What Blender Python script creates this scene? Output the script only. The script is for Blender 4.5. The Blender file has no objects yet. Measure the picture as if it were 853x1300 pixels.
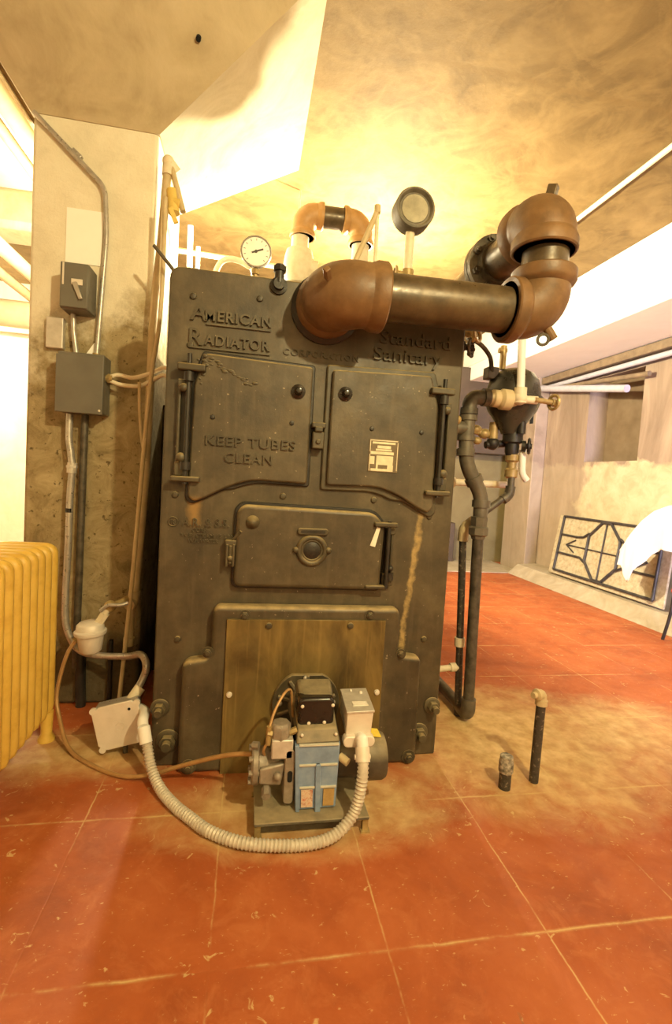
import bpy, bmesh, math, random
from mathutils import Vector, Matrix, noise
random.seed(4)
C = bpy.context.scene.collection
PI = math.pi
V = Vector

# ---------------------------------------------------------------- materials
def new_mat(name):
    m = bpy.data.materials.new(name); m.use_nodes = True
    nt = m.node_tree; b = nt.nodes['Principled BSDF']
    return m, nt, b

def N(nt, typ, **kw):
    n = nt.nodes.new(typ)
    for k, v in kw.items():
        if k in n.inputs: n.inputs[k].default_value = v
        else: setattr(n, k, v)
    return n

def L(nt, a, b): nt.links.new(a, b)

def math_node(nt, op, a, b=None, c=None, clamp=False):
    n = nt.nodes.new('ShaderNodeMath'); n.operation = op; n.use_clamp = clamp
    for i, v in enumerate((a, b, c)):
        if v is None: continue
        if isinstance(v, (int, float)): n.inputs[i].default_value = v
        else: nt.links.new(v, n.inputs[i])
    return n.outputs[0]

def ramp(nt, fac, stops, interp='LINEAR'):
    n = nt.nodes.new('ShaderNodeValToRGB'); n.color_ramp.interpolation = interp
    e = n.color_ramp.elements
    while len(e) < len(stops): e.new(0.5)
    for i, (p, c) in enumerate(stops):
        e[i].position = p
        e[i].color = (c, c, c, 1) if isinstance(c, (int, float)) else (*c, 1)
    L(nt, fac, n.inputs[0]); return n.outputs[0]

def mix(nt, fac, a, b, mode='MIX'):
    n = nt.nodes.new('ShaderNodeMix'); n.data_type = 'RGBA'; n.blend_type = mode
    for i, v in ((0, fac), (6, a), (7, b)):
        if isinstance(v, (int, float)): n.inputs[i].default_value = v
        elif isinstance(v, tuple): n.inputs[i].default_value = (*v, 1)
        else: L(nt, v, n.inputs[i])
    return n.outputs[2]

def pos(nt):
    return nt.nodes.new('ShaderNodeNewGeometry').outputs['Position']

def tex_noise(nt, co, scale, detail=5, rough=.6, dist=0):
    n = N(nt, 'ShaderNodeTexNoise', Scale=scale, Detail=detail, Roughness=rough, Distortion=dist)
    L(nt, co, n.inputs['Vector']); return n.outputs['Fac']

def stretch(nt, co, s):
    n = nt.nodes.new('ShaderNodeMapping'); n.inputs['Scale'].default_value = s
    L(nt, co, n.inputs['Vector']); return n.outputs[0]

def bump(nt, b, h, strength=.2, dist=.01):
    n = N(nt, 'ShaderNodeBump', Strength=strength, Distance=dist)
    L(nt, h, n.inputs['Height']); L(nt, n.outputs[0], b.inputs['Normal'])

def pmat(name, cols, scale=8, rough=.6, metal=0., bmp=.15, bscale=None, dist=0., spec=None, spread=.18):
    """mottled material: noise through a ramp of the given colours"""
    m, nt, b = new_mat(name); co = pos(nt)
    f = tex_noise(nt, co, scale, 6, .62, dist)
    n = len(cols)
    st = [(.5 - spread + 2 * spread * i / max(1, n - 1), c) for i, c in enumerate(cols)] if n > 1 else [(0, cols[0]), (1, cols[0])]
    L(nt, ramp(nt, f, st), b.inputs['Base Color'])
    b.inputs['Metallic'].default_value = metal
    r = ramp(nt, tex_noise(nt, co, scale * 2.3, 4), [(.3, max(0, rough - .12)), (.7, min(1, rough + .12))])
    L(nt, r, b.inputs['Roughness'])
    if spec is not None: b.inputs['Specular IOR Level'].default_value = spec
    if bmp: bump(nt, b, tex_noise(nt, co, bscale or scale * 6, 5, .7), bmp, .004)
    return m

M = {}
M['iron'] = pmat('cast_iron_black', [(.030, .024, .017), (.050, .041, .030), (.085, .072, .052)], 7, .5, 0, .25, 60)
M['iron_dark'] = pmat('cast_iron_dark', [(.016, .014, .012), (.034, .03, .025)], 14, .45, .2, .3, 70)
M['rust_iron'] = pmat('brown_cast_fitting', [(.10, .055, .023), (.155, .083, .034), (.21, .118, .052)], 9, .5, 0, .2, 90)
M['pipe_brown'] = pmat('brown_steel_pipe', [(.050, .034, .018), (.085, .058, .030), (.12, .085, .045)], 12, .38, .2, .1, 60)
M['flecked'] = pmat('black_pipe_pale_flecks', [(.025, .022, .018), (.045, .038, .03), (.06, .05, .04), (.36, .30, .20)], 55, .55, .1, .2, None, 0, None, .22)
M['orange_pipe'] = pmat('orange_brown_fitting', [(.34, .18, .06), (.50, .29, .11)], 9, .5, 0, .1)
M['steel_pipe'] = pmat('grey_steel_pipe', [(.09, .078, .058), (.16, .14, .105)], 18, .45, .2, .12)
M['dull_iron'] = pmat('dull_iron_pipe', [(.045, .038, .028), (.09, .077, .056), (.13, .112, .082)], 22, .5, .3, .2)
M['bowl_black'] = pmat('bowl_black_enamel', [(.022, .020, .015), (.045, .040, .028)], 8, .32, 0, .1)
M['gap_shade'] = pmat('gap_shade_board', [(.018, .012, .006), (.035, .024, .011)], 6, .8, 0, .1)
M['brass'] = pmat('brass', [(.30, .21, .085), (.46, .34, .15)], 30, .42, .25, .1)
M['brass_plate'] = None
M['copper'] = pmat('copper_tube', [(.36, .20, .075), (.48, .29, .12)], 20, .4, .2, .05)
M['cream_pipe'] = pmat('cream_painted_pipe', [(.62, .54, .38), (.76, .68, .52)], 20, .5, 0, .08)
M['white_paint'] = pmat('white_paint', [(.78, .76, .72), (.86, .84, .80)], 5, .55, 0, .05)
M['paper'] = pmat('white_paper', [(.90, .89, .85), (.94, .93, .90)], 5, .7, 0, .02)
M['grey_box'] = pmat('grey_enamel', [(.115, .108, .088), (.15, .142, .118)], 6, .42, 0, .06)
M['zinc'] = pmat('galvanized_steel', [(.50, .47, .42), (.64, .61, .56)], 25, .42, .35, .06)
M['conduit'] = pmat('conduit_steel', [(.36, .34, .31), (.52, .49, .45)], 25, .35, .5, .06)
M['pale_plate'] = pmat('pale_cover_plate', [(.66, .60, .52), (.76, .70, .62)], 14, .5, .1, .06)
M['hose'] = pmat('flexible_conduit_metal', [(.46, .42, .35), (.62, .57, .48)], 40, .5, .12, .05)
M['cable'] = pmat('cream_cable', [(.68, .60, .44), (.78, .70, .54)], 20, .55, 0, .03)
M['yellow_rad'] = pmat('yellow_radiator_paint', [(.60, .37, .06), (.70, .46, .085), (.74, .50, .105)], 14, .42, 0, .1, 40)
M['blue'] = pmat('blue_enamel', [(.15, .21, .32), (.20, .28, .42), (.26, .34, .46)], 16, .42, 0, .06)
M['blue_ridge'] = pmat('worn_blue_ridge', [(.48, .48, .42), (.60, .58, .50)], 30, .5)
M['black_gloss'] = pmat('black_gloss_enamel', [(.010, .008, .007), (.022, .017, .014)], 8, .2, 0, .03)
M['dusty_grey'] = pmat('dust_covered_grey', [(.12, .105, .075), (.22, .19, .14), (.30, .26, .19)], 14, .7, 0, .2)
M['dusty_black'] = pmat('dust_covered_black', [(.035, .03, .022), (.07, .06, .045), (.16, .14, .10)], 10, .55, 0, .15)
M['pump_alloy'] = pmat('pump_alloy', [(.22, .19, .15), (.36, .31, .25)], 26, .5, .3, .2)
M['black_hole'] = pmat('black_opening', [(.004, .004, .004)], 5, .9, 0, 0)
M['sticker_red'] = pmat('red_label', [(.35, .05, .03), (.62, .50, .38), (.5, .1, .05)], 55, .6, 0, 0)
M['sticker_tan'] = pmat('tan_label', [(.32, .20, .07), (.45, .30, .12)], 40, .6, 0, 0)
M['sticker_yellow'] = pmat('yellow_label', [(.80, .60, .06), (.88, .70, .12)], 30, .6, 0, 0)
M['gauge_face'] = pmat('gauge_dial_white', [(.80, .78, .72), (.88, .86, .80)], 6, .6, 0, 0)
M['gauge_ink'] = pmat('gauge_ink', [(.06, .05, .04)], 6, .6, 0, 0)
M['dial_grey'] = pmat('dial_reflection_tone', [(.45, .42, .30), (.72, .68, .52)], 14, .5, 0, 0)  # lighter tone paints the glass reflection into the dial
M['plate_metal'] = pmat('nameplate_metal', [(.55, .48, .34), (.72, .65, .48)], 25, .4, .2, .03)
M['plate_ink'] = pmat('nameplate_ground', [(.10, .075, .04), (.17, .12, .06)], 25, .5, 0, 0)
M['cloth'] = pmat('white_cloth', [(.82, .80, .77), (.90, .88, .86)], 3, .85, 0, .1, 120)
M['red_paint'] = pmat('red_painted_seat', [(.40, .05, .03), (.50, .08, .04)], 8, .5)
M['grille_iron'] = pmat('grille_iron', [(.03, .028, .03), (.07, .062, .06)], 14, .5, .3, .1)
M['board'] = pmat('pale_rough_board', [(.30, .25, .16), (.40, .34, .23), (.48, .42, .30)], 24, .8, 0, .3)
M['tag_white'] = pmat('white_tag', [(.72, .68, .58), (.86, .83, .75)], 30, .6, 0, 0)
M['lav_pipe'] = pmat('pale_painted_pipe', [(.36, .35, .40), (.46, .44, .50)], 12, .5)
M['dark_brown'] = pmat('dark_brown_block', [(.045, .028, .013), (.07, .045, .022)], 3, .6, 0, .05)
M['wood_strip'] = pmat('dark_wood_strip', [(.13, .09, .055), (.22, .16, .10)], 10, .6)
M['tin'] = pmat('tan_painted_pipe', [(.46, .36, .20), (.58, .47, .28)], 12, .55)
M['ins_pipe'] = pmat('pipe_insulation', [(.66, .55, .34), (.76, .66, .44)], 8, .75)
M['yellow_valve'] = pmat('yellow_valve_paint', [(.62, .44, .10), (.74, .55, .16)], 25, .5)

# glass
m, nt, b = new_mat('gauge_glass'); b.inputs['Base Color'].default_value = (1, 1, 1, 1)
b.inputs['Roughness'].default_value = .03; b.inputs['Transmission Weight'].default_value = 1; b.inputs['IOR'].default_value = 1.3
M['glass'] = m
M['worn_band'] = pmat('flaking_white_band', [(.05, .045, .04), (.30, .27, .22), (.68, .62, .52)], 45, .6, 0, .2)

def dust_up(nt, base, amt, col, lo=.35, hi=.85):
    g = nt.nodes.new('ShaderNodeNewGeometry'); sp = nt.nodes.new('ShaderNodeSeparateXYZ')
    L(nt, g.outputs['Normal'], sp.inputs[0])
    k = ramp(nt, sp.outputs[2], [(lo, 0.), (hi, amt)])
    k = math_node(nt, 'MULTIPLY', k, ramp(nt, tex_noise(nt, g.outputs['Position'], 18, 5, .6), [(.3, .45), (.6, 1.)]))
    return mix(nt, k, base, col)

def front_plate_mat():
    m, nt, b = new_mat('boiler_front_iron'); co = pos(nt)
    f = tex_noise(nt, co, 5, 7, .65)
    base = ramp(nt, f, [(.32, (.036, .028, .016)), (.5, (.066, .051, .028)), (.70, (.112, .089, .051))])
    # vertical dust runs
    st = tex_noise(nt, stretch(nt, co, (16, 1, 1.6)), 1.5, 5, .6)
    base = mix(nt, ramp(nt, st, [(.52, 0.), (.75, .40)]), base, (.14, .11, .065))
    base = dust_up(nt, base, .95, (.44, .34, .17), .25, .7)
    # pale flecks
    fl = tex_noise(nt, co, 70, 2, .5)
    base = mix(nt, ramp(nt, fl, [(.72, 0.), (.76, .8)]), base, (.32, .26, .17))
    # one mineral leak running down from the corner of the right flue door
    sep = nt.nodes.new('ShaderNodeSeparateXYZ'); L(nt, co, sep.inputs[0])
    x, z = sep.outputs[0], sep.outputs[2]
    wob = math_node(nt, 'MULTIPLY', math_node(nt, 'SUBTRACT', tex_noise(nt, co, 14, 4), .5), .05)
    cx = math_node(nt, 'ADD', math_node(nt, 'MULTIPLY', math_node(nt, 'SUBTRACT', z, 1.09), .085), 1.083)
    d = math_node(nt, 'ABSOLUTE', math_node(nt, 'ADD', math_node(nt, 'SUBTRACT', x, cx), wob))
    streak = ramp(nt, d, [(.006, 1.), (.016, 0.)])
    zz = ramp(nt, math_node(nt, 'MULTIPLY', z, .5), [(.235, 0.), (.25, 1.), (.535, 1.), (.55, 0.)])
    k = math_node(nt, 'MULTIPLY', streak, zz)
    k = math_node(nt, 'MULTIPLY', k, ramp(nt, tex_noise(nt, co, 30, 3), [(.3, .25), (.6, .95)]))
    base = mix(nt, k, base, (.40, .29, .12))
    # small rust spots below the left flue door
    d2 = math_node(nt, 'ABSOLUTE', math_node(nt, 'SUBTRACT', x, .13))
    k2 = math_node(nt, 'MULTIPLY', ramp(nt, math_node(nt, 'ADD', d2, wob), [(.01, .7), (.035, 0.)]),
                   ramp(nt, math_node(nt, 'MULTIPLY', z, .5), [(.49, 0.), (.51, 1.), (.545, 1.), (.56, 0.)]))
    base = mix(nt, k2, base, (.34, .20, .06))
    L(nt, base, b.inputs['Base Color'])
    L(nt, ramp(nt, tex_noise(nt, co, 9, 4), [(.3, .40), (.7, .62)]), b.inputs['Roughness'])
    bump(nt, b, tex_noise(nt, co, 50, 5, .7), .22, .004)
    return m
M['front'] = front_plate_mat()
def dusty(name, cols, scale, rough, col, amt):
    m, nt, b = new_mat(name); co = pos(nt)
    base = ramp(nt, tex_noise(nt, co, scale, 6, .62), [(.32, cols[0]), (.5, cols[1]), (.68, cols[2])])
    L(nt, dust_up(nt, base, amt, col, .2, .8), b.inputs['Base Color']); b.inputs['Roughness'].default_value = rough
    bump(nt, b, tex_noise(nt, co, scale * 6, 5, .7), .2, .004); return m
M['iron'] = dusty('cast_iron_black', [(.038, .031, .018), (.064, .052, .029), (.105, .087, .050)], 7, .5, (.36, .28, .14), .85)
M['dusty_black'] = dusty('dust_covered_black', [(.030, .025, .018), (.06, .05, .035), (.10, .085, .06)], 10, .5, (.36, .30, .18), .75)
M['dusty_grey'] = dusty('dust_covered_grey', [(.07, .06, .042), (.12, .105, .075), (.18, .155, .11)], 14, .6, (.42, .34, .20), .7)

def brass_plate_mat():
    m, nt, b = new_mat('tarnished_mounting_plate'); co = pos(nt)
    f = tex_noise(nt, stretch(nt, co, (1.2, 1, .5)), 6, 6, .6, .5)
    base = ramp(nt, f, [(.30, (.075, .050, .016)), (.48, (.15, .105, .034)), (.68, (.25, .175, .055))])
    st = tex_noise(nt, stretch(nt, co, (30, 1, 1.2)), 1.5, 4, .6)
    base = mix(nt, ramp(nt, st, [(.55, 0.), (.72, .45)]), base, (.36, .25, .08))
    L(nt, base, b.inputs['Base Color']); b.inputs['Metallic'].default_value = .2
    L(nt, ramp(nt, tex_noise(nt, co, 14, 4), [(.3, .35), (.7, .6)]), b.inputs['Roughness'])
    bump(nt, b, tex_noise(nt, co, 40, 4), .08, .003)
    return m
M['brass_plate'] = brass_plate_mat()

def floor_mat():
    m, nt, b = new_mat('red_painted_concrete'); co = pos(nt)
    f = tex_noise(nt, co, 3.2, 8, .65, .4)
    base = ramp(nt, f, [(.30, (.27, .062, .016)), (.48, (.365, .088, .022)), (.68, (.44, .122, .036))])
    f1 = tex_noise(nt, co, 9, 7, .7, .8)
    base = mix(nt, ramp(nt, f1, [(.52, 0.), (.72, .55)]), base, (.50, .17, .060))
    sep = nt.nodes.new('ShaderNodeSeparateXYZ'); L(nt, co, sep.inputs[0])
    x, y = sep.outputs[0], sep.outputs[1]
    # worn and dusty patch beside the boiler, and at its foot
    def blob(cx, cy, rx, ry, amt):
        dx = math_node(nt, 'POWER', math_node(nt, 'DIVIDE', math_node(nt, 'SUBTRACT', x, cx), rx), 2)
        dy = math_node(nt, 'POWER', math_node(nt, 'DIVIDE', math_node(nt, 'SUBTRACT', y, cy), ry), 2)
        r = math_node(nt, 'SQRT', math_node(nt, 'ADD', dx, dy))
        return math_node(nt, 'MULTIPLY', math_node(nt, 'SUBTRACT', 1, r, clamp=True), amt)
    dust = blob(1.70, .10, .95, .85, 1.0)
    dust = math_node(nt, 'MAXIMUM', dust, blob(2.15, .15, 1.1, .6, .75))
    dust = math_node(nt, 'MAXIMUM', dust, blob(.62, -.30, .85, .36, .85))
    dust = math_node(nt, 'MAXIMUM', dust, blob(-.25, .12, .8, .32, .7))
    nz = tex_noise(nt, co, 5.5, 8, .72, 1.0)
    k = math_node(nt, 'MULTIPLY', math_node(nt, 'ADD', dust, 0), math_node(nt, 'MULTIPLY', nz, 2.3))
    k = ramp(nt, k, [(.22, 0.), (.50, .55), (.95, .92)])
    dust_lit_col = ramp(nt, tex_noise(nt, co, 12, 5), [(.35, (.48, .32, .13)), (.65, (.72, .55, .27))])  # dust tone, brightened to paint in the bulb's light on it
    base = mix(nt, k, base, dust_lit_col)
    # scratches and chips
    ch = tex_noise(nt, co, 22, 5, .55, 1.5)
    base = mix(nt, ramp(nt, ch, [(.655, 0.), (.70, .75)]), base, (.60, .43, .20))
    ch3 = tex_noise(nt, stretch(nt, co, (1.0, 2.4, 1)), 60, 3, .5, .4)
    base = mix(nt, ramp(nt, ch3, [(.68, 0.), (.72, .6)]), base, (.58, .36, .15))
    ch2 = tex_noise(nt, stretch(nt, co, (3, 1, 1)), 14, 3, .5, .6)
    base = mix(nt, ramp(nt, ch2, [(.74, 0.), (.77, .5)]), base, (.20, .10, .05))
    # scored joints of the slab: lines 0.456 m apart one way, 0.565 m the other
    wob = math_node(nt, 'MULTIPLY', math_node(nt, 'SUBTRACT', tex_noise(nt, co, 7, 6, .7), .5), .016)
    def lines(v, off, step, w):
        t = math_node(nt, 'DIVIDE', math_node(nt, 'SUBTRACT', math_node(nt, 'ADD', v, wob), off), step)
        fr = math_node(nt, 'ABSOLUTE', math_node(nt, 'SUBTRACT', t, math_node(nt, 'ROUND', t)))
        return ramp(nt, math_node(nt, 'MULTIPLY', fr, step), [(w * .6, 1.), (w * 1.5, 0.)])
    ln = math_node(nt, 'MAXIMUM', lines(x, .301, .456, .0022), lines(y, -.865, .565, .0032))
    br = ramp(nt, tex_noise(nt, co, 2.1, 6, .72), [(.44, .02), (.58, .85)])
    base = mix(nt, math_node(nt, 'MULTIPLY', ln, br), base, (.62, .45, .20))
    L(nt, base, b.inputs['Base Color'])
    L(nt, ramp(nt, tex_noise(nt, co, 7, 5), [(.3, .42), (.7, .66)]), b.inputs['Roughness'])
    h = math_node(nt, 'SUBTRACT', tex_noise(nt, co, 30, 6, .7), math_node(nt, 'MULTIPLY', ln, .6))
    bump(nt, b, h, .15, .006)
    return m
M['floor'] = floor_mat()

def plaster_mat(name, cols, scale, veins=.5, vein_col=(.5, .4, .2), bmp=.35, cracks=False, dist=1.2):
    m, nt, b = new_mat(name); co = pos(nt)
    f = tex_noise(nt, co, scale, 8, .6, dist)
    n = len(cols)
    base = ramp(nt, f, [(.30 + .4 * i / (n - 1), c) for i, c in enumerate(cols)])
    w = N(nt, 'ShaderNodeTexNoise', Scale=scale * 1.6, Detail=5, Roughness=.6, Distortion=.7)
    L(nt, co, w.inputs['Vector'])
    v = math_node(nt, 'ABSOLUTE', math_node(nt, 'SUBTRACT', w.outputs['Fac'], .5))
    base = mix(nt, ramp(nt, v, [(.0, veins), (.09, 0.)]), base, vein_col)
    if cracks:
        sep = nt.nodes.new('ShaderNodeSeparateXYZ'); L(nt, co, sep.inputs[0])
        wob = math_node(nt, 'MULTIPLY', math_node(nt, 'SUBTRACT', tex_noise(nt, co, 4, 5), .5), .12)
        d = math_node(nt, 'ABSOLUTE', math_node(nt, 'ADD', math_node(nt, 'SUBTRACT', sep.outputs[1], .54), wob))
        base = mix(nt, ramp(nt, d, [(.008, .55), (.03, 0.)]), base, (.16, .10, .035))
    L(nt, base, b.inputs['Base Color']); b.inputs['Roughness'].default_value = .75
    b.inputs['Specular IOR Level'].default_value = .25
    bump(nt, b, tex_noise(nt, co, scale * 5, 6, .65), bmp, .01)
    return m
M['recess'] = pmat('dark_brown_recess', [(.13, .09, .05), (.20, .145, .09)], 3, .75, 0, .1)  # back of the recess, darker brown than the wall
M['ceiling'] = plaster_mat('stained_ceiling_plaster', [(.115, .073, .026), (.168, .110, .042), (.225, .152, .062)], 2.2, .25, (.28, .19, .08), .45, True)
M['capital'] = plaster_mat('cream_plaster', [(.36, .29, .18), (.46, .38, .25), (.54, .46, .32)], 2.4, .3, (.52, .44, .28), .3)
M['beam'] = plaster_mat('white_plaster_beam', [(.80, .77, .72), (.86, .83, .78)], 1.5, .1, (.70, .66, .6), .1)
def right_wall_mat():
    m, nt, b = new_mat('aged_wall_plaster'); co = pos(nt)
    sep = nt.nodes.new('ShaderNodeSeparateXYZ'); L(nt, co, sep.inputs[0])
    y, z = sep.outputs[1], sep.outputs[2]
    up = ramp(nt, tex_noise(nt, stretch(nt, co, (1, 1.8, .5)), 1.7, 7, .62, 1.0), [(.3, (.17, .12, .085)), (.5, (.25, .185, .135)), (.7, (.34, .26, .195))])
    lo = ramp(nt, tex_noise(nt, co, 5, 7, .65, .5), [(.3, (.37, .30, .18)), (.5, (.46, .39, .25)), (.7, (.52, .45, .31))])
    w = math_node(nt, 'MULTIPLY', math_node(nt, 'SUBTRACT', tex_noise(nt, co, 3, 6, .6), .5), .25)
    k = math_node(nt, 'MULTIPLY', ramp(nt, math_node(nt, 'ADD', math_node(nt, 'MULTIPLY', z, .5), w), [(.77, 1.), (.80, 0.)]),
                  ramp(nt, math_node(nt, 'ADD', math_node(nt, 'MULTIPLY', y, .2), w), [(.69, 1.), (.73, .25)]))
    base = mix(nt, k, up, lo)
    L(nt, base, b.inputs['Base Color']); b.inputs['Roughness'].default_value = .8
    bump(nt, b, tex_noise(nt, co, 12, 7, .65), .3, .01); return m
M['wall'] = right_wall_mat()
M['back_wall'] = plaster_mat('olive_back_wall', [(.13, .10, .040), (.17, .135, .058), (.21, .17, .08)], 1.6, .2, (.14, .10, .045), .2)
M['left_wall'] = plaster_mat('cream_left_wall', [(.72, .67, .52), (.80, .75, .60), (.84, .80, .66)], 1.4, .15, (.6, .5, .3), .2)
M['curb'] = plaster_mat('bare_concrete_strip', [(.30, .25, .17), (.38, .32, .23), (.45, .39, .29)], 4, .3, (.35, .28, .18), .3)

def column_mat():
    m, nt, b = new_mat('column_concrete'); co = pos(nt)
    sep = nt.nodes.new('ShaderNodeSeparateXYZ'); L(nt, co, sep.inputs[0])
    x, z = sep.outputs[0], sep.outputs[2]
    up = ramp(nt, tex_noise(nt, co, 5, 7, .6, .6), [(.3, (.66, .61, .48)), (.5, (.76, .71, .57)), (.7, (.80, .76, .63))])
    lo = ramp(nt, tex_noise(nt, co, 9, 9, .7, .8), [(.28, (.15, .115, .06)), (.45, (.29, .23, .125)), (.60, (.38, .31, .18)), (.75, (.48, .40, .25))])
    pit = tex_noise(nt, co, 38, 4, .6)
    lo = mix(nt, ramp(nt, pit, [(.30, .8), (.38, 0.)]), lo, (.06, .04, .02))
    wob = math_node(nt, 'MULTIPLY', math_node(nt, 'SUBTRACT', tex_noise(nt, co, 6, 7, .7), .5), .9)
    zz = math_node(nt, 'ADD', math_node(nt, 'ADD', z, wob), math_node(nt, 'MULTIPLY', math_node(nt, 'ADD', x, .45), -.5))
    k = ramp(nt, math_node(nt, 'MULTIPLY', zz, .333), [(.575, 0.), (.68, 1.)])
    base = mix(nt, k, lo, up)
    # darker towards the foot
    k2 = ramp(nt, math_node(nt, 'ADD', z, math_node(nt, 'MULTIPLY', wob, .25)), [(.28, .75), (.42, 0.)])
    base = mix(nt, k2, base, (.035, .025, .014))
    L(nt, base, b.inputs['Base Color']); b.inputs['Roughness'].default_value = .85
    b.inputs['Specular IOR Level'].default_value = .2
    bump(nt, b, tex_noise(nt, co, 22, 8, .75), .6, .012)
    return m
M['column'] = column_mat()

# ---------------------------------------------------------------- mesh helpers
def basis(d):
    d = V(d).normalized()
    a = V((0, 0, 1)) if abs(d.z) < .9 else V((1, 0, 0))
    u = a.cross(d).normalized(); v = d.cross(u)
    return d, u, v

class MB:
    def __init__(s): s.bm = bmesh.new()
    def box(s, c, size, rot=None):
        mt = Matrix.Translation(V(c))
        if rot is not None: mt = mt @ rot.to_4x4()
        mt = mt @ Matrix.Diagonal((*size, 1))
        bmesh.ops.create_cube(s.bm, size=1, matrix=mt); return s
    def span(s, x0, x1, y0, y1, z0, z1):
        return s.box(((x0 + x1) / 2, (y0 + y1) / 2, (z0 + z1) / 2), (abs(x1 - x0), abs(y1 - y0), abs(z1 - z0)))
    def hexa(s, low, high):
        """solid between two rings of 4+ points (same order)"""
        a = [s.bm.verts.new(p) for p in low]; b_ = [s.bm.verts.new(p) for p in high]; n = len(a)
        fs = [s.bm.faces.new(a[::-1]), s.bm.faces.new(b_)]
        for i in range(n): fs.append(s.bm.faces.new((a[i], a[(i + 1) % n], b_[(i + 1) % n], b_[i])))
        bmesh.ops.recalc_face_normals(s.bm, faces=fs); return s
    def prism(s, outline, y0, y1):
        return s.hexa([(x, y0, z) for x, z in outline], [(x, y1, z) for x, z in outline])
    def ngon(s, pts):
        s.bm.faces.new([s.bm.verts.new(p) for p in pts]); return s
    def lathe(s, o, axis, prof, n=28):
        """prof: (radius, distance along axis); ends are closed"""
        o = V(o); d, u, v = basis(axis); rings = []
        for r, h in prof:
            c = o + d * h
            if r < 1e-6: rings.append([s.bm.verts.new(c)])
            else: rings.append([s.bm.verts.new(c + (u * math.cos(2 * PI * i / n) + v * math.sin(2 * PI * i / n)) * r) for i in range(n)])
        fs = []
        for a, b_ in zip(rings, rings[1:]):
            if len(a) == 1 and len(b_) == 1: continue
            for i in range(n):
                j = (i + 1) % n
                if len(a) == 1: fs.append(s.bm.faces.new((a[0], b_[i], b_[j])))
                elif len(b_) == 1: fs.append(s.bm.faces.new((a[i], a[j], b_[0])))
                else: fs.append(s.bm.faces.new((a[i], a[j], b_[j], b_[i])))
        if len(rings[0]) > 1: fs.append(s.bm.faces.new(rings[0][::-1]))
        if len(rings[-1]) > 1: fs.append(s.bm.faces.new(rings[-1]))
        bmesh.ops.recalc_face_normals(s.bm, faces=fs); return s
    def cyl(s, p0, p1, r, r2=None, n=20):
        p0, p1 = V(p0), V(p1)
        return s.lathe(p0, p1 - p0, [(r, 0), (r if r2 is None else r2, (p1 - p0).length)], n)
    def hexnut(s, c, axis, r, h): return s.lathe(c, axis, [(r, 0), (r, h)], 6)
    def bolt(s, c, axis, r, h):
        s.lathe(c, axis, [(r * 1.9, 0), (r * 1.9, h * .2)], 16)
        return s.lathe(V(c) + V(axis).normalized() * h * .2, axis, [(r * 1.25, 0), (r * 1.25, h * .45), (r * 1.05, h * .5)], 6).cyl(V(c) + V(axis).normalized() * h * .6, V(c) + V(axis).normalized() * h, r * .7, n=10)
    def ball(s, c, r, sc=(1, 1, 1), n=16):
        bmesh.ops.create_uvsphere(s.bm, u_segments=n, v_segments=max(6, n // 2 + 2), radius=r,
                                  matrix=Matrix.Translation(V(c)) @ Matrix.Diagonal((*sc, 1))); return s
    def tube(s, pts, r, n=12):
        pts = [V(p) for p in pts]; m_ = len(pts)
        rr = r if isinstance(r, (list, tuple)) else [r] * m_
        tang = []
        for i in range(m_):
            t = (pts[min(i + 1, m_ - 1)] - pts[max(i - 1, 0)])
            tang.append(t.normalized())
        _, u, v = basis(tang[0]); rings = []
        for i in range(m_):
            if i:
                q = tang[i - 1].rotation_difference(tang[i]); u = q @ u
            u = (u - tang[i] * u.dot(tang[i])).normalized(); v = tang[i].cross(u)
            rings.append([s.bm.verts.new(pts[i] + (u * math.cos(2 * PI * k / n) + v * math.sin(2 * PI * k / n)) * rr[i]) for k in range(n)])
        fs = []
        for a, b_ in zip(rings, rings[1:]):
            for i in range(n):
                j = (i + 1) % n; fs.append(s.bm.faces.new((a[i], a[j], b_[j], b_[i])))
        fs.append(s.bm.faces.new(rings[0][::-1])); fs.append(s.bm.faces.new(rings[-1]))
        bmesh.ops.recalc_face_normals(s.bm, faces=fs); return s
    def torus(s, c, axis, R, r, n=28, k=10):
        d, u, v = basis(axis); c = V(c); rings = []
        for i in range(n):
            a = 2 * PI * i / n; e = u * math.cos(a) + v * math.sin(a)
            rings.append([s.bm.verts.new(c + e * (R + r * math.cos(2 * PI * j / k)) + d * r * math.sin(2 * PI * j / k)) for j in range(k)])
        for i in range(n):
            a, b_ = rings[i], rings[(i + 1) % n]
            for j in range(k): s.bm.faces.new((a[j], b_[j], b_[(j + 1) % k], a[(j + 1) % k]))
        return s
    def text(s, body, p, h, depth=.006, width=None, bold=.0, spacing=1.0, shear=0):
        """raised lettering on a plane facing -y, lower left corner at p"""
        cu = bpy.data.curves.new('t', 'FONT'); cu.body = body; cu.size = 1; cu.extrude = .5; cu.offset = bold
        cu.space_character = spacing; cu.shear = shear; cu.resolution_u = 3
        ob = bpy.data.objects.new('t', cu); C.objects.link(ob)
        bpy.context.view_layer.update()
        me = bpy.data.meshes.new_from_object(ob.evaluated_get(bpy.context.evaluated_depsgraph_get()))
        bpy.data.objects.remove(ob); bpy.data.curves.remove(cu)
        xs = [v.co.x for v in me.vertices]; ys = [v.co.y for v in me.vertices]
        sy = h / .73; sx = width / (max(xs) - min(xs)) if width else sy
        x0 = min(xs)
        for v in me.vertices:
            v.co = V((p[0] + (v.co.x - x0) * sx, p[1] - (v.co.z + .5) * depth, p[2] + v.co.y * sy))
        s.bm.from_mesh(me); bpy.data.meshes.remove(me); return s

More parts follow.
